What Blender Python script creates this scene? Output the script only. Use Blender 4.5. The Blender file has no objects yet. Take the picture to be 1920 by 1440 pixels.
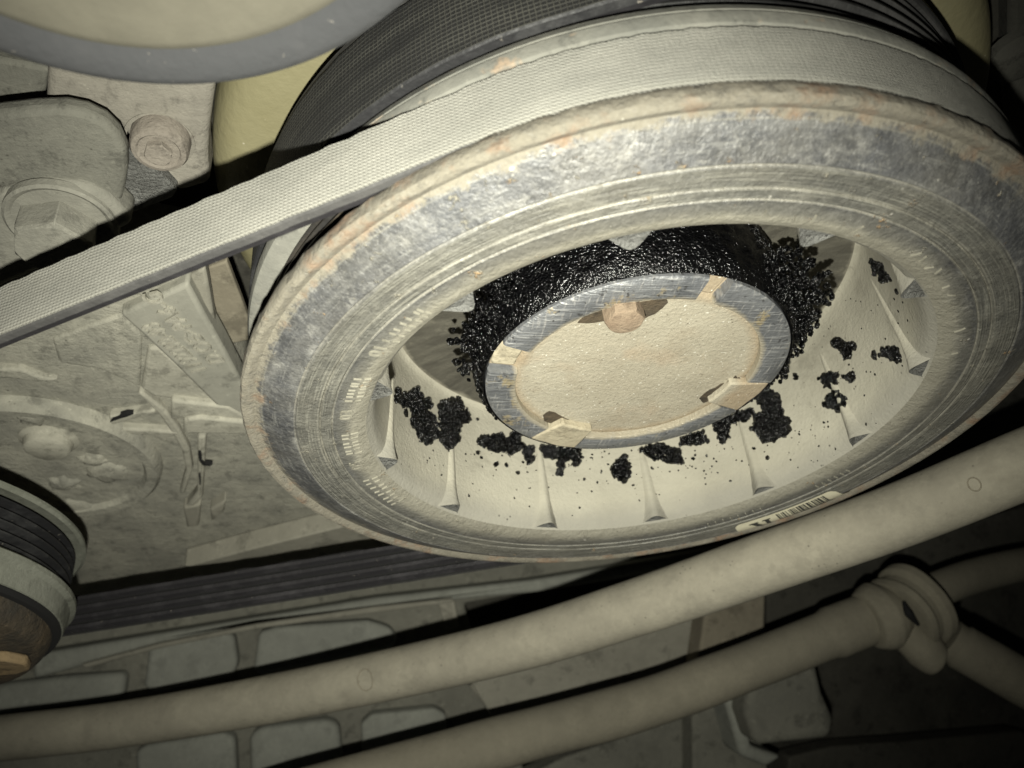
import bpy, bmesh, math, random
import numpy as np
from mathutils import Vector, Matrix, noise as mnoise

random.seed(7)
rng = np.random.default_rng(11)
R = math.radians
U = 0.08                      # metres per working unit (the pulley's front-edge radius)

# ------------------------------------------------------------------ camera, light, exposure
FPX = 1560.0
CAM = np.array([-0.76174486, -1.09014641, 1.81886095])           # camera position, working units
M = np.array([[0.98275819, 0.0, -0.18489548],
              [-0.10137960, 0.83627672, -0.53885380],
              [0.15462379, 0.54830762, 0.82185780]])              # camera axes (columns) in the world
scene = bpy.context.scene
col = scene.collection
cam_d = bpy.data.cameras.new('camera')
cam_d.sensor_width = 36.0
cam_d.lens = 36.0 * FPX / 1920.0
cam_d.clip_start = 0.002
cam_d.clip_end = 20.0
cam_d.dof.use_dof = True
cam_d.dof.focus_distance = 2.15 * U
cam_d.dof.aperture_fstop = 26.0
cam_o = bpy.data.objects.new('camera', cam_d)
col.objects.link(cam_o)
m4 = Matrix.Identity(4)
for i in range(3):
    for j in range(3):
        m4[i][j] = M[i][j]
    m4[i][3] = CAM[i] * U
cam_o.matrix_world = m4
scene.camera = cam_o

world = bpy.data.worlds.new('World')
scene.world = world
world.use_nodes = True
world.node_tree.nodes['Background'].inputs[0].default_value = (0.9, 1.0, 0.95, 1)
world.node_tree.nodes['Background'].inputs[1].default_value = 0.006

# the phone's torch, a little below and left of the lens
LPOS = CAM + M @ np.array([-0.035, -0.225, 0.0])
lamp = bpy.data.lights.new('phone_torch', 'SPOT')
lamp.energy = 4.1
lamp.color = (1.0, 0.987, 0.868)
lamp.shadow_soft_size = 0.0016
lamp.spot_size = R(94)
lamp.spot_blend = 1.0
lamp_o = bpy.data.objects.new('phone_torch', lamp)
col.objects.link(lamp_o)
lm = m4.copy()
lm = lm @ Matrix.Rotation(R(3), 4, 'X') @ Matrix.Rotation(R(4), 4, 'Y')
for i in range(3):
    lm[i][3] = LPOS[i] * U
lamp_o.matrix_world = lm

scene.view_settings.view_transform = 'Standard'
scene.view_settings.look = 'None'
scene.view_settings.exposure = 0.0
scene.view_settings.gamma = 1.0
scene.render.resolution_x = 1024
scene.render.resolution_y = 768

# ------------------------------------------------------------------ geometry helpers (working units)
def ray(px, py):
    return M @ np.array([(px - 960) / FPX, (720 - py) / FPX, -1.0])

def at(px, py, y):
    d = ray(px, py)
    return CAM + d * ((y - CAM[1]) / d[1])

def atp(px, py, p0, n):
    d = ray(px, py)
    return CAM + d * (np.dot(np.array(p0) - CAM, n) / np.dot(d, n))

def depth(px, py, dist):
    return CAM + ray(px, py) * dist

def cone(px, py, r0, y0, r1, y1, far=True):
    d = ray(px, py)
    k = (r1 - r0) / (y1 - y0)
    a0 = r0 + k * (CAM[1] - y0)
    a1 = k * d[1]
    A = d[0] ** 2 + d[2] ** 2 - a1 * a1
    B = 2 * (CAM[0] * d[0] + CAM[2] * d[2] - a0 * a1)
    Cc = CAM[0] ** 2 + CAM[2] ** 2 - a0 * a0
    D = B * B - 4 * A * Cc
    if D < 0:
        return None
    t = (-B + (1 if far else -1) * math.sqrt(D)) / (2 * A)
    return CAM + t * d

def nrm(v):
    v = np.array(v, float)
    return v / np.linalg.norm(v)

def pol(r, az, y, c=(0, 0)):
    return np.array([c[0] + r * math.cos(R(az)), y, c[1] + r * math.sin(R(az))])

class MB:
    def __init__(self):
        self.v = []; self.f = []; self.m = []; self.uv = None
    def add(self, verts, faces, mat=0):
        o = len(self.v)
        self.v += [tuple(map(float, q)) for q in verts]
        for k, f in enumerate(faces):
            self.f.append(tuple(i + o for i in f))
            self.m.append(mat if isinstance(mat, int) else mat[k])
    def lathe(self, prof, seg=192, c=(0, 0), a0=0.0, a1=360.0, closed=False, mats=0, wob=None):
        full = abs(a1 - a0) >= 359.9
        n = seg if full else seg + 1
        V = []
        for i in range(n):
            a = R(a0 + (a1 - a0) * i / seg)
            ca, sa = math.cos(a), math.sin(a)
            for (r, y) in prof:
                if wob: r, y = wob(r, y, a)
                V.append((c[0] + r * ca, y, c[1] + r * sa))
        k = len(prof); F = []; mm = []
        for i in range(seg):
            j = (i + 1) % n
            for p in range(k if closed else k - 1):
                q = (p + 1) % k
                F.append((i * k + p, j * k + p, j * k + q, i * k + q))
                mm.append(mats if isinstance(mats, int) else mats[p])
        if closed and not full:
            F.append(tuple(range(k))); F.append(tuple(reversed([(n - 1) * k + p for p in range(k)])))
            mm += [mm[0], mm[0]]
        self.add(V, F, mm)
    def prism(self, pts, off, mat=0):
        """pts: 3D loop of the top face, off: vector from the top face to the bottom one"""
        n = len(pts); off = np.array(off)
        V = [np.array(p) for p in pts] + [np.array(p) + off for p in pts]
        F = [tuple(range(n)), tuple(reversed(range(n, 2 * n)))]
        F += [(i, i + n, (i + 1) % n + n, (i + 1) % n) for i in range(n)]
        self.add(V, F, mat)
    def box(self, c, a, b, d, mat=0):
        c = np.array(c); a = np.array(a); b = np.array(b); d = np.array(d)
        self.prism([c - a - b, c + a - b, c + a + b, c - a + b], d, mat)
    def tube(self, path, rad, seg=20, cap=True, mat=0, up=(0, 1, 0)):
        P = [np.array(p, float) for p in path]
        n = len(P)
        T = [nrm(P[min(i + 1, n - 1)] - P[max(i - 1, 0)]) for i in range(n)]
        N = np.array(up, float); V = []
        for i in range(n):
            N = nrm(N - T[i] * np.dot(N, T[i]))
            B = np.cross(T[i], N)
            r = rad[i] if hasattr(rad, '__len__') else rad
            for s in range(seg):
                a = 2 * math.pi * s / seg
                V.append(P[i] + r * (math.cos(a) * N + math.sin(a) * B))
        F = []
        for i in range(n - 1):
            for s in range(seg):
                t = (s + 1) % seg
                F.append((i * seg + s, (i + 1) * seg + s, (i + 1) * seg + t, i * seg + t))
        if cap:
            F.append(tuple(range(seg))); F.append(tuple(reversed(range((n - 1) * seg, n * seg))))
        self.add(V, F, mat)
    def build(self, name, mats, parent=None, smooth=38, bevel=0.0, org=None, uv=None, seg=2):
        if org is None:
            org = parent['_org'] if parent is not None and '_org' in parent else (0, 0, 0)
        org = np.array(org, float)
        me = bpy.data.meshes.new(name)
        me.from_pydata([tuple((np.array(p) - org) * U) for p in self.v], [], self.f)
        if not isinstance(mats, (list, tuple)): mats = [mats]
        for mt in mats: me.materials.append(mt)
        me.polygons.foreach_set('material_index', self.m)
        if uv is not None:
            l = me.uv_layers.new(name='UVMap')
            vi = np.zeros(len(me.loops), int); me.loops.foreach_get('vertex_index', vi)
            l.data.foreach_set('uv', np.array(uv, float)[vi].ravel())
        bm = bmesh.new(); bm.from_mesh(me)
        bmesh.ops.recalc_face_normals(bm, faces=bm.faces)
        bm.to_mesh(me); bm.free()
        if smooth:
            me.polygons.foreach_set('use_smooth', [True] * len(me.polygons))
            me.set_sharp_from_angle(angle=R(smooth))
        o = bpy.data.objects.new(name, me)
        col.objects.link(o)
        if parent is not None:
            o.parent = parent
        else:
            o.location = tuple(org * U)
        if bevel:
            b = o.modifiers.new('edge', 'BEVEL'); b.width = bevel * U; b.segments = seg
            b.limit_method = 'ANGLE'; b.angle_limit = R(30)
        return o

def catmull(P, n=12):
    P = [np.array(p, float) for p in P]
    Q = [2 * P[0] - P[1]] + P + [2 * P[-1] - P[-2]]
    out = []
    for i in range(1, len(Q) - 2):
        for k in range(n):
            t = k / n
            out.append(0.5 * ((2 * Q[i]) + (-Q[i - 1] + Q[i + 1]) * t + (2 * Q[i - 1] - 5 * Q[i] + 4 * Q[i + 1] - Q[i + 2]) * t * t
                              + (-Q[i - 1] + 3 * Q[i] - 3 * Q[i + 1] + Q[i + 2]) * t ** 3))
    out.append(P[-1])
    return out

def thing(name, label, cat, org=(0, 0, 0), group=None):
    e = bpy.data.objects.new(name, None)
    e.empty_display_size = 0.01
    col.objects.link(e)
    e.location = tuple(np.array(org, float) * U)
    e['_org'] = [float(x) for x in org]
    e['label'] = label; e['category'] = cat
    if group: e['group'] = group
    return e

def tag(o, label=None, cat=None, group=None, kind=None):
    if label: o['label'] = label
    if cat: o['category'] = cat
    if group: o['group'] = group
    if kind: o['kind'] = kind
    return o

_fontcache = {}
def glyphs(text, size=1.0):
    """flat triangles of a line of text, in a plane: list of verts (x,y), faces"""
    if text in _fontcache: return _fontcache[text]
    cu = bpy.data.curves.new('t', 'FONT'); cu.body = text; cu.size = 1.0; cu.resolution_u = 3; cu.offset = 0.012
    ob = bpy.data.objects.new('t', cu); col.objects.link(ob)
    dg = bpy.context.evaluated_depsgraph_get()
    ev = ob.evaluated_get(dg); me = ev.to_mesh()
    V = [tuple(v.co) for v in me.vertices]; F = [tuple(p.vertices) for p in me.polygons]
    ev.to_mesh_clear(); bpy.data.objects.remove(ob); bpy.data.curves.remove(cu)
    _fontcache[text] = (V, F)
    return V, F

def emboss(mb, text, fn, size, h, mat=0, squash=1.0):
    """raised lettering: fn(u, v, height) -> 3D"""
    V, F = glyphs(text)
    n = len(V)
    W = [fn(x * size * squash, y * size, h) for (x, y, z) in V] + [fn(x * size * squash * 1.0, y * size, -0.002) for (x, y, z) in V]
    E = {}
    for f in F:
        for i in range(len(f)):
            e = (f[i], f[(i + 1) % len(f)])
            E[e] = 1
    S = [(a, b, b + n, a + n) for (a, b) in E if (b, a) not in E]
    mb.add(W, list(F) + S, mat)

# ------------------------------------------------------------------ materials
class NT:
    def __init__(self, name):
        self.mat = bpy.data.materials.new(name); self.mat.use_nodes = True
        self.t = self.mat.node_tree; self.t.nodes.clear()
        self.out = self.t.nodes.new('ShaderNodeOutputMaterial')
        self.co = self.t.nodes.new('ShaderNodeTexCoord')
        mp = self.n('ShaderNodeMapping'); mp.inputs['Scale'].default_value = (1 / U,) * 3
        self.t.links.new(self.co.outputs['Object'], mp.inputs['Vector'])
        self.obj = mp.outputs[0]
        self.uv = self.co.outputs['UV']
    def n(self, k): return self.t.nodes.new(k)
    def lk(self, a, sock):
        if isinstance(a, bpy.types.NodeSocket): self.t.links.new(a, sock)
        elif hasattr(a, '__len__') and len(a) == 3 and sock.type == 'RGBA': sock.default_value = (*a, 1)
        else: sock.default_value = a
    def scalev(self, v, s):
        mp = self.n('ShaderNodeMapping'); self.t.links.new(v, mp.inputs['Vector']); mp.inputs['Scale'].default_value = s
        return mp.outputs[0]
    def rotv(self, v, r, s=(1, 1, 1)):
        mp = self.n('ShaderNodeMapping'); self.t.links.new(v, mp.inputs['Vector']); mp.inputs['Rotation'].default_value = r; mp.inputs['Scale'].default_value = s
        return mp.outputs[0]
    def noise(self, scale, detail=3, rough=0.55, vec=None, dist=0.0):
        x = self.n('ShaderNodeTexNoise'); x.inputs['Scale'].default_value = scale; x.inputs['Detail'].default_value = detail
        x.inputs['Roughness'].default_value = rough; x.inputs['Distortion'].default_value = dist
        self.t.links.new(vec if vec is not None else self.obj, x.inputs['Vector'])
        return x.outputs['Fac']
    def vor(self, scale, vec=None, feat='F1', rnd=1.0):
        x = self.n('ShaderNodeTexVoronoi'); x.inputs['Scale'].default_value = scale; x.feature = feat
        x.inputs['Randomness'].default_value = rnd
        self.t.links.new(vec if vec is not None else self.obj, x.inputs['Vector'])
        return x.outputs['Distance']
    def wave(self, scale, vec, d='X', dist=0.0, dscale=1.0):
        x = self.n('ShaderNodeTexWave'); x.inputs['Scale'].default_value = scale; x.bands_direction = d
        x.inputs['Distortion'].default_value = dist; x.inputs['Detail Scale'].default_value = dscale
        self.t.links.new(vec, x.inputs['Vector'])
        return x.outputs['Fac']
    def ramp(self, fac, lo, hi, a=0.0, b=1.0):
        x = self.n('ShaderNodeMapRange'); x.clamp = True
        self.lk(fac, x.inputs['Value'])
        x.inputs['From Min'].default_value = lo; x.inputs['From Max'].default_value = hi
        x.inputs['To Min'].default_value = a; x.inputs['To Max'].default_value = b
        return x.outputs[0]
    def mix(self, fac, a, b):
        x = self.n('ShaderNodeMix'); x.data_type = 'RGBA'
        self.lk(fac, x.inputs[0]); self.lk(a, x.inputs[6]); self.lk(b, x.inputs[7])
        return x.outputs[2]
    def math(self, op, a, b=0.0):
        x = self.n('ShaderNodeMath'); x.operation = op
        self.lk(a, x.inputs[0]); self.lk(b, x.inputs[1])
        return x.outputs[0]
    def sep(self, v):
        x = self.n('ShaderNodeSeparateXYZ'); self.t.links.new(v, x.inputs[0]); return x.outputs
    def comb(self, a, b, c):
        x = self.n('ShaderNodeCombineXYZ')
        for i, q in enumerate((a, b, c)): self.lk(q, x.inputs[i])
        return x.outputs[0]
    def radius(self):
        s = self.sep(self.obj)
        return self.math('SQRT', self.math('ADD', self.math('MULTIPLY', s[0], s[0]), self.math('MULTIPLY', s[2], s[2])))
    def polar(self):
        """(radius, angle, y) of the object's own axis"""
        s = self.sep(self.obj)
        return self.radius(), self.math('ARCTAN2', s[2], s[0]), s[1]
    def bump(self, h, dist, strength=1.0, prev=None):
        x = self.n('ShaderNodeBump'); x.inputs['Strength'].default_value = strength; x.inputs['Distance'].default_value = dist * U
        self.t.links.new(h, x.inputs['Height'])
        if prev is not None: self.t.links.new(prev, x.inputs['Normal'])
        return x.outputs[0]
    def done(self, color, rough=0.9, metal=0.0, normal=None, spec=0.35, coat=0.0):
        p = self.n('ShaderNodeBsdfPrincipled')
        self.lk(color, p.inputs['Base Color']); self.lk(rough, p.inputs['Roughness']); self.lk(metal, p.inputs['Metallic'])
        self.lk(spec, p.inputs['Specular IOR Level'])
        if coat: p.inputs['Coat Weight'].default_value = coat; p.inputs['Coat Roughness'].default_value = 0.08
        if normal is not None: self.t.links.new(normal, p.inputs['Normal'])
        self.t.links.new(p.outputs[0], self.out.inputs[0])
        return self.mat

def lin(r, g, b):
    return tuple(((c / 255) / 12.92 if c / 255 <= 0.04045 else ((c / 255 + 0.055) / 1.055) ** 2.4) for c in (r, g, b))

def mat_dusty(name, light, dark, speck=0.35, scale=3.0, bump=0.006, grain=60, rough=0.95, stain=None, grime=1.0):
    k = NT(name)
    a = k.noise(scale, 5, 0.6)
    c = k.mix(k.ramp(a, 0.32, 0.68), dark, light)
    b = k.noise(scale * 6, 4, 0.65)
    c = k.mix(k.ramp(b, 0.35, 0.75, 0.0, 0.35), c, tuple(x * 0.62 for x in dark))
    gm = k.noise(scale * 2.1 + 3.0, 9, 0.74)
    c = k.mix(k.ramp(gm, 0.53, 0.62, 0, 0.62 * grime), c, tuple(x * 0.45 for x in dark))
    gm2 = k.noise(scale * 7.3 + 5.0, 6, 0.7)
    c = k.mix(k.ramp(gm2, 0.60, 0.68, 0, 0.45 * grime), c, tuple(min(1, x * 1.25) for x in light))
    if stain:
        s = k.noise(scale * 2.3 + 1.7, 4, 0.7)
        c = k.mix(k.ramp(s, 0.60, 0.72, 0, 0.6), c, stain)
    if speck:
        v = k.vor(34); w = k.noise(9, 2)
        m = k.math('MULTIPLY', k.ramp(v, 0.05, 0.16, 1, 0), k.ramp(w, 0.5, 0.62))
        c = k.mix(k.math('MULTIPLY', m, speck), c, (0.03, 0.028, 0.022))
    g = k.noise(grain, 4, 0.7)
    c = k.mix(k.ramp(g, 0.3, 0.7, 0.0, 0.22), c, tuple(x * 0.7 for x in dark))
    bp = k.bump(g, bump * 0.28); bp = k.bump(b, bump * 0.42, prev=bp)
    return k.done(c, rough, 0, bp, 0.25)

DUST_L = (0.395, 0.375, 0.305)
DUST_D = (0.305, 0.288, 0.232)
m_cast = mat_dusty('dusty_casting', (0.41, 0.395, 0.325), (0.235, 0.23, 0.195), 0.8, 4.5, 0.014, 80)
m_strip = mat_dusty('dusty_strip', (0.33, 0.322, 0.27), (0.26, 0.255, 0.215), 0.3, 3.0, 0.003, 60)
m_castrib = mat_dusty('dusty_casting_rib', (0.42, 0.405, 0.335), (0.29, 0.28, 0.232), 0.4, 4, 0.008, 70)
m_bracket = mat_dusty('dusty_bracket', (0.18, 0.176, 0.147), (0.12, 0.118, 0.101), 0.8, 4.0, 0.010, 80)
m_foot = mat_dusty('dusty_foot', (0.25, 0.243, 0.205), (0.17, 0.166, 0.142), 0.6, 4.0, 0.008, 80)
m_mark = mat_dusty('cast_mark_dust', (0.25, 0.238, 0.192), (0.185, 0.176, 0.142), 0.1, 8.0, 0.003, 80)
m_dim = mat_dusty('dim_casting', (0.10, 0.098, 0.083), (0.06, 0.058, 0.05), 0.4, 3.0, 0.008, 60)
m_plate = mat_dusty('dusty_plate', (0.28, 0.262, 0.22), (0.18, 0.168, 0.143), 0.3, 3.4, 0.012, 55, stain=(0.20, 0.15, 0.12))
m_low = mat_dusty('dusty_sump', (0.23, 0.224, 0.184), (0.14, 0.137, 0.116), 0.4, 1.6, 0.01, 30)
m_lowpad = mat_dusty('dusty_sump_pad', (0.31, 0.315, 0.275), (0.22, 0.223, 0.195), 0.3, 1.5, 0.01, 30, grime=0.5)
m_darkwall = mat_dusty('dark_wall', (0.095, 0.090, 0.074), (0.045, 0.043, 0.036), 0.2, 1.5, 0.012, 40)  # very dark dusty tone shared by the far background
m_brown = mat_dusty('brown_dust', (0.25, 0.225, 0.17), (0.19, 0.168, 0.125), 0.2, 2, 0.006, 50)
m_pale = mat_dusty('pale_dust', (0.31, 0.296, 0.245), (0.23, 0.22, 0.18), 0.2, 1.6, 0.006, 40)
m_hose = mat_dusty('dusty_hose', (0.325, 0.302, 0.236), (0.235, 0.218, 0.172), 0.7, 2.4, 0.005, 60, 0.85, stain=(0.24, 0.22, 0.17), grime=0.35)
m_hosed = mat_dusty('dusty_hose_dim', (0.235, 0.215, 0.163), (0.165, 0.152, 0.117), 0.35, 1.6, 0.006, 50, grime=0.25)  # darker hose colour, with the lower right's weaker light put into it
m_black = NT('black_void').done((0.008, 0.008, 0.008), 0.9)
m_rust = mat_dusty('rusty_bolt', (0.31, 0.245, 0.175), (0.21, 0.155, 0.108), 0.2, 9, 0.012, 60)
m_rustpink = mat_dusty('faint_rust_bolt', (0.25, 0.225, 0.19), (0.17, 0.15, 0.126), 0.2, 7, 0.012, 60)
m_ochre = mat_dusty('ochre_clutch', (0.30, 0.21, 0.105), (0.18, 0.135, 0.08), 0.3, 3, 0.012, 40)
m_darkrust = mat_dusty('dark_rust', (0.115, 0.084, 0.05), (0.04, 0.036, 0.029), 0.6, 6, 0.02, 40)
m_zinc = mat_dusty('zinc_ring', (0.21, 0.214, 0.18), (0.135, 0.14, 0.112), 0.3, 2.5, 0.006, 60, 0.8)

def make_bowl():
    k = NT('bowl_dust')
    a = k.noise(2.2, 4, 0.6)
    c = k.mix(k.ramp(a, 0.35, 0.65), DUST_D, DUST_L)
    b = k.noise(17, 4, 0.6)
    c = k.mix(k.ramp(b, 0.5, 0.8, 0, 0.25), c, (0.26, 0.245, 0.195))
    r, an, y = k.polar()
    # dust rubbed thin on the mouth of the bowl
    e = k.math('ADD', y, k.math('MULTIPLY', k.math('SUBTRACT', k.noise(6, 5, 0.7), 0.5), 0.09))
    thin = k.ramp(e, 0.015, 0.085, 1, 0)
    c = k.mix(k.math('MULTIPLY', thin, 0.52), c, (0.165, 0.162, 0.148))
    # greasy film left by the crumbling rubber
    film = k.math('MULTIPLY', k.ramp(y, 0.10, 0.17), k.ramp(k.noise(5.5, 7, 0.72), 0.54, 0.68, 0, 0.42))
    c = k.mix(film, c, (0.12, 0.112, 0.088))
    # specks
    v = k.vor(30); w = k.noise(5, 3)
    m = k.math('MULTIPLY', k.ramp(v, 0.05, 0.13, 1, 0), k.ramp(w, 0.52, 0.6))
    c = k.mix(k.math('MULTIPLY', m, 0.75), c, (0.03, 0.028, 0.024))
    g = k.noise(90, 4, 0.7)
    bp = k.bump(g, 0.003); bp = k.bump(b, 0.002, prev=bp)
    return k.done(c, 0.95, 0, bp, 0.2)
m_bowl = make_bowl()

def make_rim():
    k = NT('rim_worn_paint')
    r, an, y = k.polar()
    circ = k.comb(k.math('MULTIPLY', r, 26.0), k.math('MULTIPLY', an, 3.0), 0.0)      # streaks along the turning
    fine = k.comb(k.math('MULTIPLY', r, 260.0), k.math('MULTIPLY', an, 5.0), 0.0)
    pn = k.noise(3.2, 6, 0.68)
    mid = k.noise(11, 5, 0.7)
    st = k.noise(1.0, 3, 0.6, circ)
    stf = k.noise(1.0, 2, 0.6, fine)
    paint = k.mix(k.ramp(mid, 0.35, 0.7), (0.040, 0.042, 0.046), (0.078, 0.080, 0.085))
    paint = k.mix(k.ramp(st, 0.5, 0.75, 0, 0.5), paint, (0.19, 0.19, 0.18))
    paint = k.mix(k.ramp(k.noise(38, 5, 0.8), 0.54, 0.70, 0, 0.5), paint, (0.19, 0.19, 0.185))
    paint = k.mix(k.ramp(k.noise(1.0, 3, 0.7, k.comb(k.math('MULTIPLY', r, 90.0), k.math('MULTIPLY', an, 6.0), 1.0)), 0.56, 0.72, 0, 0.5), paint, (0.26, 0.258, 0.24))
    # cloudy dust patches on the paint
    c = k.mix(k.math('MULTIPLY', k.ramp(pn, 0.52, 0.68, 0, 0.5), k.ramp(k.noise(19, 5, 0.8), 0.42, 0.58, 0.25, 1)), paint, (0.25, 0.247, 0.23))
    sm = k.noise(1.0, 4, 0.65, k.comb(k.math('MULTIPLY', r, 16.0), k.math('MULTIPLY', an, 9.0), 3.0))
    c = k.mix(k.math('MULTIPLY', k.ramp(sm, 0.54, 0.68, 0, 0.65), k.ramp(k.noise(30, 5, 0.8), 0.45, 0.56)), c, (0.30, 0.295, 0.272))
    # turned band: dusty hairlines
    band = k.math('MULTIPLY', k.ramp(r, 0.812, 0.822), k.ramp(r, 0.900, 0.909, 1, 0))
    hl = k.ramp(stf, 0.5, 0.72, 0, 0.75)
    bandc = k.mix(hl, (0.095, 0.094, 0.083), (0.30, 0.292, 0.245))
    bandc = k.mix(k.ramp(mid, 0.45, 0.7, 0, 0.45), bandc, (0.25, 0.24, 0.195))
    c = k.mix(k.math('MULTIPLY', band, 0.88), c, bandc)
    # dusty mouth inside the band
    mouth = k.math('ADD', r, k.math('MULTIPLY', k.math('SUBTRACT', k.noise(9, 5, 0.75), 0.5), 0.05))
    c = k.mix(k.ramp(mouth, 0.765, 0.812, 0.9, 0), c, (0.27, 0.255, 0.204))
    ring = k.math('MULTIPLY', k.ramp(r, 0.770, 0.790), k.ramp(r, 0.812, 0.822, 1, 0))
    c = k.mix(k.math('MULTIPLY', ring, k.ramp(mid, 0.38, 0.55, 0.0, 0.8)), c, (0.10, 0.098, 0.086))
    # ring lines where the dust sits in the grooves
    for rr, w, s in ((0.9075, 0.0040, 0.5), (0.8475, 0.0035, 0.6), (0.8535, 0.003, 0.45), (0.8185, 0.004, 0.6), (1.0, 0.004, 0.55), (0.985, 0.003, 0.3)):
        d = k.math('ABSOLUTE', k.math('SUBTRACT', r, rr))
        c = k.mix(k.math('MULTIPLY', k.ramp(d, 0.0, w, s, 0), k.ramp(k.noise(6, 4, 0.7), 0.3, 0.55)), c, (0.38, 0.36, 0.295))
    # outer lip: dust and rust, wandering inwards
    wob = k.math('MULTIPLY', k.math('SUBTRACT', k.noise(17, 6, 0.78), 0.5), 0.095)
    lipm = k.ramp(k.math('ADD', r, wob), 0.982, 0.993)
    rustn = k.noise(8, 4, 0.65)
    lipc = k.mix(k.ramp(rustn, 0.52, 0.66), (0.178, 0.161, 0.123), (0.19, 0.115, 0.066))
    lipc = k.mix(k.ramp(k.noise(24, 4, 0.7), 0.52, 0.72, 0, 0.8), lipc, (0.09, 0.084, 0.07))
    c = k.mix(k.math('MULTIPLY', lipm, 0.92), c, lipc)
    # loose cream and orange chips
    sp = k.ramp(k.noise(24, 5, 0.75), 0.63, 0.72)
    c = k.mix(k.math('MULTIPLY', sp, 0.85), c, k.mix(k.ramp(rustn, 0.5, 0.56), (0.52, 0.48, 0.37), (0.50, 0.31, 0.13)))
    v = k.math('MULTIPLY', k.ramp(k.noise(47, 3, 0.6), 0.69, 0.76), k.ramp(k.noise(7, 2), 0.48, 0.6))
    c = k.mix(v, c, (0.60, 0.58, 0.51))
    fg = k.noise(110, 4, 0.8)
    c = k.mix(k.ramp(fg, 0.52, 0.66, 0, 0.28), c, (0.28, 0.272, 0.245))
    c = k.mix(k.ramp(fg, 0.34, 0.46, 0.3, 0), c, (0.035, 0.036, 0.038))
    film = k.noise(2.1, 5, 0.65)
    c = k.mix(k.ramp(film, 0.46, 0.66, 0.05, 0.34), c, (0.165, 0.153, 0.122))
    ro = k.ramp(mid, 0.35, 0.7, 0.36, 0.6)
    ro = k.math('MAXIMUM', ro, k.math('MULTIPLY', lipm, 0.9))
    bp = k.bump(mid, 0.010); bp = k.bump(k.noise(75, 4, 0.7), 0.0035, prev=bp); bp = k.bump(k.math('MULTIPLY', stf, band), 0.004, prev=bp)
    bp = k.bump(sp, 0.004, prev=bp)
    return k.done(c, ro, 0.12, bp, 0.55)
m_rim = make_rim()

def make_web():
    k = NT('web_floor')
    r, an, y = k.polar()
    st = k.noise(1.0, 4, 0.6, k.comb(k.math('MULTIPLY', r, 7.0), k.math('MULTIPLY', an, 13.0), 0.0))
    c = k.mix(k.ramp(st, 0.4, 0.65), (0.060, 0.056, 0.045), (0.10, 0.094, 0.075))
    c = k.mix(k.ramp(k.noise(8, 5, 0.7), 0.58, 0.72, 0, 0.5), c, (0.20, 0.185, 0.145))
    # dust slope piled up in the corner
    e = k.math('ADD', r, k.math('MULTIPLY', k.math('SUBTRACT', k.noise(7, 5, 0.7), 0.5), 0.06))
    c = k.mix(k.ramp(e, 0.66, 0.685), c, (0.30, 0.28, 0.22))
    return k.done(c, 0.9, 0, k.bump(k.noise(60, 4, 0.7), 0.004), 0.25)
m_web = make_web()

def make_hubmetal():
    k = NT('scuffed_hub_metal')
    r, an, y = k.polar()
    s1 = k.noise(1.0, 2, 0.6, k.rotv(k.obj, (0, R(35), 0), (14, 14, 150)))
    s2 = k.noise(1.0, 2, 0.6, k.rotv(k.obj, (0, R(-20), 0), (150, 14, 18)))
    c = k.mix(k.ramp(k.noise(5, 5, 0.7), 0.35, 0.65), (0.115, 0.120, 0.128), (0.205, 0.21, 0.215))
    c = k.mix(k.ramp(s1, 0.54, 0.72, 0, 0.8), c, (0.42, 0.42, 0.41))
    c = k.mix(k.ramp(s2, 0.56, 0.74, 0, 0.7), c, (0.40, 0.39, 0.37))
    c = k.mix(k.ramp(k.noise(14, 4, 0.7), 0.6, 0.68, 0, 0.75), c, (0.37, 0.30, 0.17))
    c = k.mix(k.ramp(k.noise(60, 2), 0.64, 0.7, 0, 0.8), c, (0.05, 0.05, 0.05))
    # dust creeping over the inner edge
    e = k.math('ADD', r, k.math('MULTIPLY', k.math('SUBTRACT', k.noise(10, 5, 0.75), 0.5), 0.04))
    c = k.mix(k.ramp(e, 0.340, 0.352, 0.9, 0), c, (0.40, 0.36, 0.275))
    bp = k.bump(s1, 0.003); bp = k.bump(k.noise(90, 3, 0.7), 0.003, prev=bp)
    return k.done(c, 0.48, 0.35, bp, 0.5)
m_hub = make_hubmetal()

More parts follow.
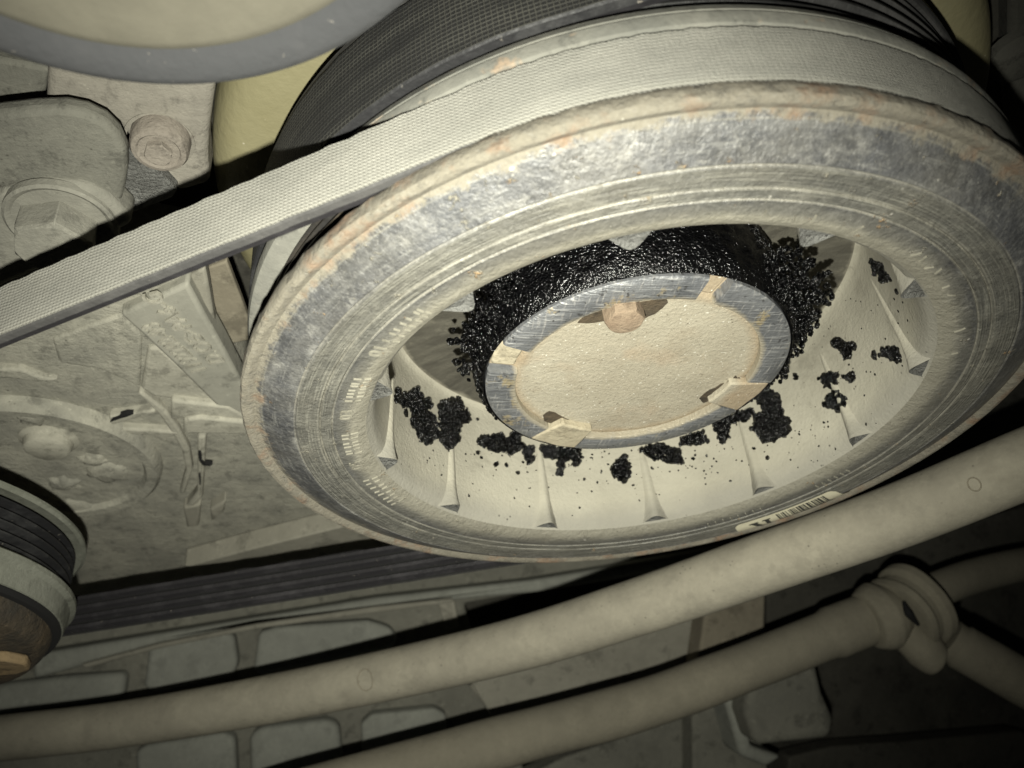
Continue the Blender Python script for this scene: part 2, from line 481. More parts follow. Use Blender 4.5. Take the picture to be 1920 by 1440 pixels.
def make_disc():
    k = NT('hub_disc_dust')
    c = k.mix(k.ramp(k.noise(3.2, 4, 0.6), 0.35, 0.68), (0.335, 0.302, 0.232), (0.40, 0.368, 0.29))
    c = k.mix(k.ramp(k.noise(6, 3, 0.6), 0.56, 0.74, 0, 0.5), c, (0.40, 0.30, 0.205))
    g = k.noise(95, 4, 0.75)
    c = k.mix(k.ramp(g, 0.34, 0.62, 0.4, 0), c, (0.22, 0.20, 0.15))
    v = k.vor(48)
    c = k.mix(k.math('MULTIPLY', k.ramp(v, 0.06, 0.15, 1, 0), k.ramp(k.noise(16, 2), 0.5, 0.62)), c, (0.10, 0.085, 0.062))
    st_ = k.noise(4.5, 8, 0.72)
    c = k.mix(k.ramp(st_, 0.52, 0.66, 0, 0.38), c, (0.235, 0.19, 0.13))
    r_, an_, y_ = k.polar()
    er = k.math('ADD', r_, k.math('MULTIPLY', k.math('SUBTRACT', k.noise(12, 5, 0.75), 0.5), 0.05))
    c = k.mix(k.ramp(er, 0.305, 0.34, 0, 0.5), c, (0.27, 0.19, 0.11))
    pit = k.ramp(k.noise(62, 3, 0.6), 0.66, 0.70)
    c = k.mix(k.math('MULTIPLY', pit, 0.7), c, (0.12, 0.10, 0.072))
    w = k.ramp(k.noise(120, 1), 0.72, 0.76)
    c = k.mix(w, c, (0.62, 0.60, 0.52))
    bp = k.bump(g, 0.0035); bp = k.bump(k.noise(40, 3, 0.6), 0.0025, prev=bp)
    return k.done(c, 0.95, 0, bp, 0.2)
m_disc = make_disc()
m_cream = mat_dusty('cream_dust', (0.44, 0.395, 0.29), (0.36, 0.315, 0.225), 0.1, 8, 0.008, 80)

def make_goo():
    k = NT('black_rubber_crumb')
    n1 = k.vor(85); n2 = k.noise(150, 2, 0.6)
    bp = k.bump(n1, 0.018); bp = k.bump(n2, 0.007, prev=bp)
    c = k.mix(k.ramp(k.noise(40, 2), 0.55, 0.7), (0.002, 0.002, 0.0022), (0.006, 0.006, 0.0065))
    return k.done(c, 0.20, 0, bp, 0.62)
m_goo = make_goo()

def make_goofine():
    k = NT('black_rubber_band')
    n1 = k.noise(150, 2, 0.5); n2 = k.noise(24, 4, 0.6)
    bp = k.bump(n1, 0.0075); bp = k.bump(n2, 0.008, prev=bp)
    return k.done((0.0022, 0.0022, 0.0025), 0.20, 0, bp, 0.6)
m_goofine = make_goofine()

def make_beltback():
    k = NT('belt_back_weave')
    s = k.sep(k.uv)
    p = k.comb(k.math('ADD', s[0], k.math('MULTIPLY', s[1], 1.1)), s[1], 0.0)
    w1 = k.wave(33.0, p, 'X', 1.8, 4); w2 = k.wave(36.0, k.uv, 'Y', 2.2, 5)
    weave = k.math('MULTIPLY', w1, w2)
    big = k.noise(2.2, 6, 0.7, k.scalev(k.uv, (1.6, 4, 1)))
    c = k.mix(k.ramp(big, 0.35, 0.68), (0.235, 0.232, 0.204), (0.365, 0.356, 0.312))
    c = k.mix(k.ramp(weave, 0.05, 0.6, 0.40, 0.0), c, (0.215, 0.212, 0.19))
    e = k.noise(40, 3, 0.7, k.uv)
    c = k.mix(k.ramp(e, 0.5, 0.75, 0, 0.3), c, (0.24, 0.23, 0.2))
    # smooth rubbed margins along both edges
    mg = k.math('ADD', k.ramp(s[1], 0.010, 0.024, 1, 0), k.ramp(s[1], 0.150, 0.160, 0, 1))
    c = k.mix(k.math('MULTIPLY', mg, 0.6), c, (0.33, 0.322, 0.28))
    bp = k.bump(weave, 0.0018, 0.8)
    return k.done(c, 0.9, 0, bp, 0.3)
m_belt = make_beltback()

def make_belt2():
    k = NT('dark_belt_mesh')
    s = k.sep(k.uv)
    w1 = k.wave(27.0, k.uv, 'X', 0.6, 3); w2 = k.wave(24.0, k.uv, 'Y', 0.6, 3)
    g = k.math('MAXIMUM', k.ramp(w1, 0.72, 0.95), k.ramp(w2, 0.72, 0.95))
    c = k.mix(k.math('MULTIPLY', g, 0.85), (0.024, 0.024, 0.023), (0.115, 0.113, 0.097))
    sm = k.noise(1.0, 4, 0.6, k.scalev(k.uv, (1.2, 9, 1)))
    c = k.mix(k.ramp(sm, 0.42, 0.60, 0, 0.88), c, (0.020, 0.020, 0.020))
    return k.done(c, 0.75, 0, k.bump(g, 0.004), 0.3)
m_belt2 = make_belt2()

def make_rubber(name, c0=(0.016, 0.016, 0.017), c1=(0.05, 0.05, 0.05), rough=0.55):
    k = NT(name)
    c = k.mix(k.ramp(k.noise(7, 5, 0.7), 0.5, 0.75), c0, c1)
    c = k.mix(k.ramp(k.noise(45, 3, 0.7), 0.68, 0.74, 0, 0.7), c, (0.22, 0.20, 0.17))
    return k.done(c, rough, 0, k.bump(k.noise(50, 3), 0.003), 0.4)
m_rubber = make_rubber('black_rubber')
m_beltside = make_rubber('belt_edge_rubber', (0.045, 0.044, 0.043), (0.075, 0.073, 0.07), 0.7)
m_rib = make_rubber('belt_rib_rubber', (0.022, 0.021, 0.023), (0.045, 0.043, 0.046), 0.45)

def make_groove(name, a, b, d):
    k = NT(name)
    r, an, y = k.polar()
    s = k.noise(1.0, 3, 0.6, k.comb(k.math('MULTIPLY', y, 38.0), k.math('MULTIPLY', an, 1.5), 0.0))
    c = k.mix(k.ramp(s, 0.4, 0.6), a, b)
    c = k.mix(k.ramp(s, 0.58, 0.7), c, d)
    return k.done(c, 0.6, 0.2, k.bump(k.noise(60, 3), 0.003), 0.4)
m_groove = make_groove('rusty_grooves', (0.02, 0.019, 0.018), (0.09, 0.075, 0.055), (0.20, 0.125, 0.06))
m_groovedark = make_groove('dark_grooves', (0.022, 0.022, 0.022), (0.07, 0.068, 0.066), (0.16, 0.157, 0.15))
m_flange = mat_dusty('dusty_flange', (0.215, 0.21, 0.18), (0.14, 0.14, 0.124), 0.3, 5, 0.005, 70, stain=(0.36, 0.25, 0.16))

def make_olive():
    k = NT('olive_shield')
    c = k.mix(k.ramp(k.noise(1.6, 4, 0.6), 0.35, 0.7), (0.182, 0.166, 0.093), (0.222, 0.204, 0.122))
    c = k.mix(k.ramp(k.noise(9, 4, 0.7), 0.55, 0.75, 0, 0.4), c, (0.20, 0.18, 0.10))
    c = k.mix(k.ramp(k.noise(48, 2), 0.73, 0.77, 0, 0.8), c, (0.4, 0.37, 0.28))
    return k.done(c, 0.55, 0, k.bump(k.noise(30, 3), 0.003), 0.4)
m_olive = make_olive()
m_idler = mat_dusty('idler_cap_dust', (0.125, 0.117, 0.09), (0.105, 0.098, 0.076), 0.05, 1.6, 0.004, 30, grime=0.1)
m_idlerrim = make_rubber('idler_rim', (0.036, 0.037, 0.039), (0.044, 0.044, 0.046), 0.9)

def make_label():
    k = NT('label_paper')
    c = k.mix(k.ramp(k.noise(9, 4, 0.7), 0.4, 0.7), (0.66, 0.62, 0.46), (0.54, 0.505, 0.38))
    return k.done(c, 0.6, 0, None, 0.35)
m_label = make_label()
m_print = NT('label_print').done((0.03, 0.03, 0.027), 0.7)
m_endface = mat_dusty('broken_metal', (0.19, 0.19, 0.178), (0.095, 0.095, 0.088), 0.4, 16, 0.03, 50, 0.6, grime=0.4)

# ------------------------------------------------------------------ the setting behind
PULC = (0.0, 0.0)
blk = MB()
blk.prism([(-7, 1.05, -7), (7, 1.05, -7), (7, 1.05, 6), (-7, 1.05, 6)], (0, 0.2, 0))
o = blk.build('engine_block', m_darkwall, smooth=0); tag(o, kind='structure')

NB = nrm((-0.04, -0.48, 0.88))             # the sump's upper face leans towards the camera
PB = depth(700, 1150, 5.3)
def low(px, py, lift=0.0):
    return atp(px, py, PB + NB * lift, NB)
NC = nrm((0.0, -0.42, 0.9))
PC = depth(1400, 1300, 6.3)
g = MB()
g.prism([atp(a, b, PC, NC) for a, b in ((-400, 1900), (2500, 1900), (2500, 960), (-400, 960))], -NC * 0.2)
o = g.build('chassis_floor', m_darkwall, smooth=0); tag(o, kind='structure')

# ------------------------------------------------------------------ crank pulley
pul = thing('crankshaft_pulley', 'large dusty steel crankshaft pulley with deep bowl and rusty rim', 'pulley', (0, 0, 0))

def surf_y(r):
    xs = [0.700, 0.712, 0.722, 0.735, 0.755, 0.780, 0.815, 0.8185, 0.822, 0.844, 0.8475, 0.851, 0.903, 0.907, 0.912, 0.960, 0.995, 1.0]
    ys = [0.060, 0.022, 0.006, -0.008, -0.0195, -0.0255, -0.0285, -0.0250, -0.0290, -0.0305, -0.0265, -0.0310, -0.0355, -0.0325, -0.0345, -0.0170, -0.0015, 0.001]
    return float(np.interp(r, xs, ys))
prof = [(0.955, 0.045), (1.024, 0.040), (1.031, 0.030), (1.0335, 0.012), (1.0325, -0.002), (1.028, -0.0085), (1.019, -0.0095), (1.008, -0.0045), (1.0, 0.001), (0.995, -0.0015)]
prof += [(r, surf_y(r)) for r in (0.975, 0.96, 0.945, 0.93, 0.912, 0.907, 0.903, 0.885, 0.868, 0.851, 0.8475, 0.844, 0.833, 0.822, 0.8185, 0.815, 0.800, 0.780, 0.765, 0.755, 0.745, 0.735)]
def rimwob(r, y, a):
    if r > 1.015:
        n = mnoise.noise(Vector((math.cos(a) * 30, y * 60, math.sin(a) * 30))) * 0.0028
        return r + n, y + n * 0.6
    return r, y
q = MB(); q.lathe(prof, 420, wob=rimwob); q.build('rim', m_rim, pul, 30)
bowl = [(0.7375, -0.0055), (0.729, 0.0005), (0.722, 0.008), (0.716, 0.02), (0.711, 0.04), (0.706, 0.08), (0.700, 0.15), (0.695, 0.22), (0.690, 0.29), (0.688, 0.35), (0.685, 0.385), (0.680, 0.398), (0.672, 0.404)]
# join rim and bowl in one smooth mouth
bowl = [(0.735, surf_y(0.735))] + bowl[1:]
q = MB(); q.lathe(bowl, 256); q.build('bowl_wall', m_bowl, pul, 60)
q = MB(); q.lathe([(0.672, 0.404), (0.60, 0.407), (0.52, 0.41), (0.43, 0.41)], 160); q.build('web_floor', m_web, pul, 60)

def wall_r(y):
    ys = [p[1] for p in bowl]; rs = [p[0] for p in bowl]
    return float(np.interp(y, ys, rs))
# twelve cast ribs along the bowl wall, each ending in a broken triangular face
for kk in range(12):
    az = 19.2 + 30 * kk
    b = MB()
    secs = [(-0.004, 0.055, 0.050), (0.02, 0.044, 0.026), (0.05, 0.037, 0.016), (0.09, 0.031, 0.010), (0.15, 0.027, 0.008), (0.22, 0.023, 0.005), (0.29, 0.018, 0.002), (0.34, 0.012, -0.001)]
    V = []; n = 15
    jit = [random.uniform(-1, 1) for _ in range(4)]
    for (y, hw, hh) in secs:
        r0 = max(wall_r(y), 0.69) if y > 0 else 0.735
        for i in range(n):
            t = -1 + 2 * i / (n - 1)
            prof_h = (0.5 + 0.5 * math.cos(math.pi * t)) ** 0.8 if abs(t) < 1 else 0.0
            rr = r0 + 0.006 - (hh + 0.006) * prof_h - 0.0
            an = az + math.degrees(t * hw / 0.72) + jit[0] * 0.5
            V.append(pol(rr, an, y))
    F = []
    for s in range(len(secs) - 1):
        for i in range(n - 1):
            F.append((s * n + i, s * n + i + 1, (s + 1) * n + i + 1, (s + 1) * n + i))
    mm = [0] * len(F)
    # broken end face: slightly sunken centre
    cidx = len(V)
    cc = pol(0.735 - 0.030, az + jit[1], 0.006)
    V.append(cc)
    for i in range(n - 1):
        F.append((i + 1, i, cidx)); mm.append(1)
    F.append((0, n - 1, cidx)); mm.append(1)
    b.add(V, F, mm)
    b.build('rib', [m_bowl, m_endface], pul, 50)

# grooved drums and flanges behind the rim
def groove_prof(y0, y1, n, ro, ri):
    P = []
    w = (y1 - y0) / n
    for i in range(n):
        P += [(ri, y0 + i * w + 0.08 * w), (ro, y0 + i * w + 0.42 * w), (ro, y0 + i * w + 0.58 * w), (ri, y0 + i * w + 0.92 * w)]
    return P
q = MB(); q.lathe(groove_prof(0.035, 0.195, 6, 0.985, 0.945), 200); q.build('front_groove_drum', m_groove, pul, 30)
q = MB(); q.lathe([(0.94, 0.190), (1.012, 0.193), (1.026, 0.200), (1.030, 0.212), (1.030, 0.228), (1.024, 0.231), (1.024, 0.234), (1.028, 0.237), (1.022, 0.258), (1.008, 0.268), (0.94, 0.275)], 260)
q.build('middle_flange', m_flange, pul, 30)
q = MB(); q.lathe(groove_prof(0.275, 0.535, 5, 1.006, 0.955), 260); q.build('rear_groove_drum', m_groovedark, pul, 30)
q = MB(); q.lathe([(0.94, 0.535), (1.012, 0.536), (1.022, 0.545), (1.022, 0.575), (1.01, 0.585), (0.5, 0.59)], 200); q.build('rear_flange', m_groovedark, pul, 30)

# hub: cylinder, slotted front ring, recessed dusty disc
q = MB(); q.lathe([(0.428, 0.42), (0.424, 0.30), (0.415, 0.20), (0.412, 0.158)], 160); q.build('hub_barrel', m_hub, pul, 40)
slots = [(-113.5, 12.0), (-16.0, 11.5), (169.0, 8.5), (77.0, 4.6)]
edges = sorted([((a - w) % 360, (a + w) % 360) for a, w in slots])
for i in range(4):
    a0 = edges[i][1]; a1 = edges[(i + 1) % 4][0]
    if a1 < a0: a1 += 360
    q = MB()
    rp = [(0.337, 0.172), (0.337, 0.1275), (0.341, 0.1245), (0.411, 0.1270), (0.418, 0.1320), (0.4185, 0.172)]
    q.lathe(rp, max(12, int((a1 - a0) / 2)), a0=a0, a1=a1, closed=True)
    q.build('hub_ring_segment', m_hub, pul, 40)
def discy(r, y, a):
    return r, y + 0.0022 * mnoise.noise(Vector((r * math.cos(a) * 9, r * math.sin(a) * 9, 2)))
q = MB()
q.lathe([(0.412, 0.158), (0.345, 0.153), (0.337, 0.146), (0.325, 0.1455)] + [(r, 0.146 + 0.002 * (0.33 - r)) for r in np.linspace(0.31, 0.0, 22)], 180, wob=discy)
q.build('hub_disc', m_disc, pul, 60)

def lug(az, dz, r0, r1, hw, ytop, mat):
    b = MB()
    pts = []
    for t in np.linspace(-1, 1, 7): pts.append(pol(r1 + 0.002 * math.sin(t * 5), az + t * hw, ytop + 0.002))
    for t in np.linspace(1, -1, 7): pts.append(pol(r0 + 0.001 * math.sin(t * 7), az + t * hw * 0.95 + dz, ytop - 0.002))
    b.prism(pts, (0, 0.04, 0))
    return b.build('lug', mat, pul, 30, bevel=0.006)
lug(-113.5, 1.5, 0.292, 0.414, 11.5, 0.124, m_cream)
lug(-16.0, -1.0, 0.290, 0.414, 11.0, 0.126, m_disc)
lug(169.0, 0, 0.345, 0.412, 7.6, 0.148, m_cream)
lug(77.0, 0, 0.345, 0.410, 4.0, 0.152, m_disc)
# dark grime packed against the inner faces of the lower lugs
for (pp) in ([(1018, 778), (1030, 772), (1062, 786), (1092, 795), (1088, 806), (1050, 800), (1020, 790)],
             [(1082, 607), (1100, 592), (1130, 576), (1250, 560), (1252, 568), (1236, 582), (1208, 598), (1170, 600), (1130, 604)],
             [(1312, 748), (1322, 738), (1352, 722), (1380, 706), (1388, 710), (1370, 728), (1338, 746), (1318, 756)]):
    b = MB()
    P = []
    for i in range(len(pp)):
        p, n_ = np.array(pp[i], float), np.array(pp[(i + 1) % len(pp)], float)
        for t in (0, 0.33, 0.66):
            x = p * (1 - t) + n_ * t + rng.normal(0, 1.0, 2)
            P.append(at(x[0], x[1], 0.1435))
    b.prism(P, (0, 0.012, 0))
    b.build('dark_streak', m_darkrust, pul, 0)
# rusty bolt half hidden under the top of the ring
def hexbolt(parent, c, rad, h, axis_y0, mat, flange=None, rot=0.0, name='bolt', dome=0.0):
    """hex head pointing to -y, base at y0"""
    b = MB()
    if flange:
        b.lathe([(flange, axis_y0), (flange, axis_y0 - h * 0.18), (flange * 0.93, axis_y0 - h * 0.26), (rad * 0.8, axis_y0 - h * 0.34)], 40, c=c)
    def hexp(rr, y): return [pol(rr, rot + 60 * i, y, c) for i in range(6)]
    y0, y1 = axis_y0, axis_y0 - h
    A = hexp(rad, y0); B = hexp(rad, y1 + h * 0.14)
    N = 24
    top = [pol(rad * 0.86, rot + 360 * i / N, y1, c) for i in range(N)]
    V = A + B; F = [(i, (i + 1) % 6, 6 + (i + 1) % 6, 6 + i) for i in range(6)]
    V += top
    for i in range(N):
        j = (i + 1) % N
        s = (i * 6 // N)
        s2 = (((i + 1) * 6) // N) % 6
        if s == s2: F.append((6 + s, 12 + j, 12 + i))
        else: F.append((6 + s, 6 + s2, 12 + j, 12 + i))
    V.append(np.array([c[0], y1 - dome, c[1]])); ci = len(V) - 1
    F += [(12 + i, 12 + (i + 1) % N, ci) for i in range(N)]
    b.add(V, F)
    return b.build(name, mat, parent, 25, bevel=rad * 0.05)
pb = pol(0.302, 112.5, 0)
hexbolt(pul, (pb[0], pb[2]), 0.051, 0.052, 0.150, m_rust, rot=12, name='hub_bolt', dome=0.010)

# cast date marks on the mouth of the bowl: figures and double rows of ticks, reading clockwise
def mouth(az, r, h):
    return pol(r, az, surf_y(r) - h)
mk = MB()
def tick(az, r0, r1, w=0.0028, lean=0.0):
    n_ = 3
    V = []
    for i in range(n_):
        r = r0 + (r1 - r0) * i / (n_ - 1); a = az + lean * i / (n_ - 1)
        for s, h in ((-1, -0.001), (-0.6, 0.0035), (0.6, 0.0035), (1, -0.001)):
            V.append(mouth(a + math.degrees(s * w / r), r, h))
    F = []
    for i in range(n_ - 1):
        for j in range(3): F.append((i * 4 + j, i * 4 + j + 1, (i + 1) * 4 + j + 1, (i + 1) * 4 + j))
    F += [(3, 2, 1, 0), tuple(range(8, 12))]
    mk.add(V, F)
def azof(px, py):
    p = at(px, py, -0.026); return math.degrees(math.atan2(p[2], p[0])), math.hypot(p[0], p[2])
def marks(p_first, txt, ticks, rrow, size=0.044):
    a0, _ = azof(*p_first)
    def fn(u, v, h): return mouth(a0 - math.degrees(u / 0.79), 0.771 + v, h if h > 0 else -0.001)
    emboss(mk, txt, fn, size, 0.0035)
    for i, (px, py) in enumerate(ticks):
        a, r = azof(px, py)
        for (ra, rb) in rrow: tick(a + random.uniform(-.3, .3), ra + random.uniform(-.002, .002), rb, 0.0026)
T1 = [(724, 636), (733, 626), (746, 617), (757, 606), (768, 596), (780, 588), (793, 582)]
marks((704, 668), '01', T1, [(0.757, 0.774), (0.781, 0.797)])
T2 = [(662, 742), (660, 736), (664, 729), (667, 722), (671, 715), (676, 709), (681, 703)]
marks((655, 786), '03', [(640, 752), (642, 744), (645, 737), (648, 730), (652, 723), (656, 716), (660, 710)], [(0.757, 0.772), (0.779, 0.797)])
marks((664, 880), '05', [(652, 852), (648, 845), (646, 838), (643, 831), (642, 824), (640, 817)], [(0.757, 0.774), (0.780, 0.797)])
marks((739, 948), '', [(676, 904), (683, 910), (690, 917), (697, 923), (705, 930), (712, 936), (720, 942), (728, 947)], [(0.757, 0.772), (0.780, 0.797)])
# fainter ticks round the right-hand side and top
for a in np.arange(20, 92, 2.6):
    if random.random() < 0.5:
        tick(a, 0.768 + random.uniform(-.004, .006), 0.786 + random.uniform(-.006, .006), 0.0018, random.uniform(-.8, .8))
for a in list(np.arange(-30, -20, 1.7)) + list(np.arange(-58, -44, 1.9)):
    tick(a, 0.790, 0.806, 0.002)
def fn_w(u, v, h): return mouth(-88 + math.degrees(u / 0.8), 0.812 - v, h if h > 0 else -0.001)
mko = mk.build('casting_marks', m_mark, pul, 30); mko['kind'] = 'stuff'

# paper label with a K and a bar code on the sloping front face
lab_e = MB()
aL0 = math.degrees(math.atan2(*[at(1385, 992, -0.02)[i] for i in (2, 0)])) 
aL1 = math.degrees(math.atan2(*[at(1600, 925, -0.02)[i] for i in (2, 0)]))
def labp(t, s, h):
    a = aL0 + (aL1 - aL0) * t
    r = 0.992 - 0.138 * s
    return pol(r, a, float(np.interp(r, [0.85, 0.907, 0.96, 1.0], [-0.0325, -0.0368, -0.0178, -0.001])) - h)
NTt, NS = 40, 5
V = []; F = []
for i in range(NTt + 1):
    for j in range(NS + 1):
        t, s = i / NTt, j / NS
        e = 0.0
        if t < 0.06: e = (0.06 - t) / 0.06
        if t > 0.95: e = (t - 0.95) / 0.05
        s2 = 0.5 + (s - 0.5) * (1 - 0.28 * e * e)
        V.append(labp(t, s2, 0.0022))
for i in range(NTt):
    for j in range(NS):
        F.append((i * (NS + 1) + j, (i + 1) * (NS + 1) + j, (i + 1) * (NS + 1) + j + 1, i * (NS + 1) + j + 1))
lab_e.add(V, F)
lab = lab_e.build('label_sticker', m_label, pul, 60)
lab['label'] = 'cream paper label with a letter K and a bar code'
bc = MB()
pat = [2, 1, 1, 2, 1, 1, 2, 2, 1, 3, 1, 1, 2, 1, 1, 1, 1, 2, 2, 1, 3, 1, 1, 1, 2, 2, 3, 1, 1, 2, 2, 1, 1, 1, 2, 1, 3, 2, 1, 1, 2, 1]
tot = sum(pat); x = 0.0
for i, wv in enumerate(pat):
    t0 = 0.395 + 0.49 * x / tot; t1 = 0.395 + 0.49 * (x + wv) / tot; x += wv
    if i % 2 == 0:
        V = []; 
        for j in range(9):
            s = 0.20 + 0.74 * j / 8
            V += [labp(t0 + 0.02 * (s - .5), s, 0.0040), labp(t1 + 0.02 * (s - .5), s, 0.0040)]
        bc.add(V, [(2 * j, 2 * j + 1, 2 * j + 3, 2 * j + 2) for j in range(8)])
bc.build('bar_code', m_print, lab, 0)
# serif K, its top towards the hub-side left
kk_ = MB()
Kp = [[(0, 0), (.36, 0), (.36, .08), (.27, .08), (.27, .92), (.36, .92), (.36, 1), (0, 1), (0, .92), (.09, .92), (.09, .08), (0, .08)],
      [(.24, .50), (.36, .62), (.58, .90), (.50, .92), (.50, 1), (.88, 1), (.88, .92), (.78, .92), (.46, .54), (.30, .38), (.24, .30)],
      [(.32, .52), (.50, .64), (.86, .08), (.96, .08), (.96, 0), (.54, 0), (.54, .08), (.62, .08)]]
for pl in Kp:
    from mathutils.geometry import tessellate_polygon
    tris = [[np.array(pl[i], float) for i in t] for t in tessellate_polygon([[Vector((u, v, 0)) for u, v in pl]])]
    for _ in range(3):
        nt = []
        for a_, b_, c_ in tris:
            ab, bc_, ca = (a_ + b_) / 2, (b_ + c_) / 2, (c_ + a_) / 2
            nt += [(a_, ab, ca), (ab, b_, bc_), (ca, bc_, c_), (ab, bc_, ca)]
        tris = nt
    for t3 in tris:
        # the K is upside down: its foot points to the hub
        kk_.add([labp(0.335 - 0.215 * u, 0.86 - 0.74 * v, 0.0040) for u, v in t3], [(0, 1, 2)])
kk_.build('letter', m_print, lab, 0)

# ------------------------------------------------------------------ small lower pulley (both are joined by the front belt)
CP = (-2.45, -1.15)
cpu = thing('compressor_pulley', 'small dark grooved pulley with grey ring and ochre clutch at lower left', 'pulley', (CP[0], 0, CP[1]))
q = MB(); q.lathe([(0.60, 0.232), (0.715, 0.230), (0.722, 0.226), (0.722, 0.216), (0.712, 0.208)] , 160, c=CP); q.build('rear_flange', m_zinc, cpu, 30)
q = MB(); q.lathe(groove_prof(0.035, 0.208, 5, 0.690, 0.640), 160, c=CP); q.build('groove_drum', m_rubber, cpu, 30)
q = MB(); q.lathe([(0.64, 0.035), (0.71, 0.030), (0.722, 0.020), (0.722, 0.004), (0.705, -0.008), (0.700, -0.045), (0.694, -0.070), (0.68, -0.074)], 160, c=CP); q.build('front_ring', m_zinc, cpu, 40)
q = MB(); q.lathe([(0.684, -0.06), (0.690, -0.078), (0.684, -0.092), (0.664, -0.094), (0.655, -0.088)], 160, c=CP); q.build('seal_ring', m_black, cpu, 40)
q = MB(); q.lathe([(0.664, -0.086), (0.660, -0.110), (0.650, -0.135), (0.632, -0.158), (0.60, -0.168), (0.40, -0.172), (0.0, -0.175)], 120, c=CP); q.build('clutch_face', m_darkrust, cpu, 30)
for i in range(3):
    az = -12 + 120 * i
    b = MB()
    P = [pol(rr_, az + da_, -0.208 + 0.01 * (rr_ < .4), CP) for rr_, da_ in ((0.20, -30), (0.46, -17), (0.58, -9), (0.615, -4), (0.61, 3), (0.56, 8), (0.43, 13), (0.20, 30))]
    b.prism(P, (0, 0.035, 0)); b.build('clutch_arm', m_ochre, cpu, 30, bevel=0.010)
q = MB(); q.lathe([(0.22, -0.17), (0.22, -0.225), (0.2, -0.235), (0.0, -0.235)], 60, c=CP); q.build('clutch_cap', m_zinc, cpu, 30)

# ------------------------------------------------------------------ belts
def loop_path(items):
    """items: list of ('arc', c, r, a0, a1) clockwise/anticlockwise and ('pt', x, z)"""
    P = []
    for it in items:
        if it[0] == 'arc':
            _, c, r, a0, a1, n = it
            for i in range(n + 1):
                a = R(a0 + (a1 - a0) * i / n); P.append((c[0] + r * math.cos(a), c[1] + r * math.sin(a)))
        elif it[0] == 'lin':
            (x0, z0), (x1, z1), n = it[1], it[2], it[3]
            for i in range(1, n): P.append((x0 + (x1 - x0) * i / n, z0 + (z1 - z0) * i / n))
    return np.array(P)

def sweep(P, sec, closed, side=1.0):
    """sweep a closed cross-section [(outward, y)] along the XZ path; returns verts, faces, uv (arc length, y)"""
    n = len(P); k = len(sec)
    if closed:
        T = np.roll(P, -1, 0) - np.roll(P, 1, 0)
    else:
        T = np.gradient(P, axis=0)
    T /= np.linalg.norm(T, axis=1)[:, None]
    N = np.stack([-T[:, 1], T[:, 0]], 1) * side
    S = np.concatenate([[0], np.cumsum(np.linalg.norm(np.diff(P, axis=0), axis=1))])
    V = []; UV = []
    for i in range(n):
        for (o_, y) in sec:
            V.append((P[i, 0] + N[i, 0] * o_, y, P[i, 1] + N[i, 1] * o_)); UV.append((S[i], y))
    F = []
    for i in range(n if closed else n - 1):
        j = (i + 1) % n
        for a in range(k):
            b = (a + 1) % k
            F.append((i * k + a, j * k + a, j * k + b, i * k + b))
    return V, F, UV

RB = 1.010            # belt pitch line on the crank pulley
rs = 0.70
cu_ = (0.0, 0.0)
aU, aLw = 122.0, -71.0
# clockwise: small pulley top -> crank top -> right -> bottom -> small pulley bottom -> left
pt = lambda c, r, a: (c[0] + r * math.cos(R(a)), c[1] + r * math.sin(R(a)))
bp = loop_path([('arc', CP, rs, 205, aU, 40), ('lin', pt(CP, rs, aU), pt(cu_, RB, aU), 120), ('arc', cu_, RB, aU, aLw, 260), ('lin', pt(cu_, RB, aLw), pt(CP, rs, aLw), 40), ('arc', CP, rs, aLw, 205 - 360, 50)])
belt = thing('drive_belt', 'dusty ribbed drive belt wrapped round front of the big rusty-rimmed pulley', 'belt', (0, 0, 0))
def beltbody(name, P, y0, y1, t, back, side, parent, closed, sgn):
    sec = [(t, y0 + 0.004), (t, y1 - 0.004), (t - 0.004, y1), (0.0, y1), (0.0, y0), (t - 0.004, y0)]
    V, F, UV = sweep(P, sec, closed, sgn)
    UV = [(u, v - y0) for u, v in UV]
    V = [list(q_) for q_ in V]
    for i in range(len(P)):
        w_ = 0.0016 * math.sin(i * 1.9) + rng.normal(0, 0.0009)
        for a_ in (1, 2, 3): V[i * 6 + a_][1] += w_
        w_ = rng.normal(0, 0.0006)
        for a_ in (0, 4, 5): V[i * 6 + a_][1] += w_
    b = MB(); b.add(V, F, [0 if (i % 6) == 0 else (2 if (i % 6) == 3 else 1) for i in range(len(F))])
    return b.build(name, [back, side, m_black], parent, 30, uv=UV)  # inner face black: shade between the ribs put into the colour
# frayed back edges: let the edge line wander a little
beltbody('belt_back', bp, 0.030, 0.186, 0.018, m_belt, m_beltside, belt, False, 1.0)
nr = 4; w = 0.156 / nr
for i in range(nr):
    y0 = 0.030 + i * w
    sec = [(0.0005, y0 + 0.14 * w), (0.0005, y0 + 0.86 * w), (-0.022, y0 + 0.68 * w), (-0.022, y0 + 0.32 * w)]
    V, F, UV = sweep(bp, sec, False, 1.0)
    b = MB(); b.add(V, F); b.build('rib', m_rib, belt, 25)

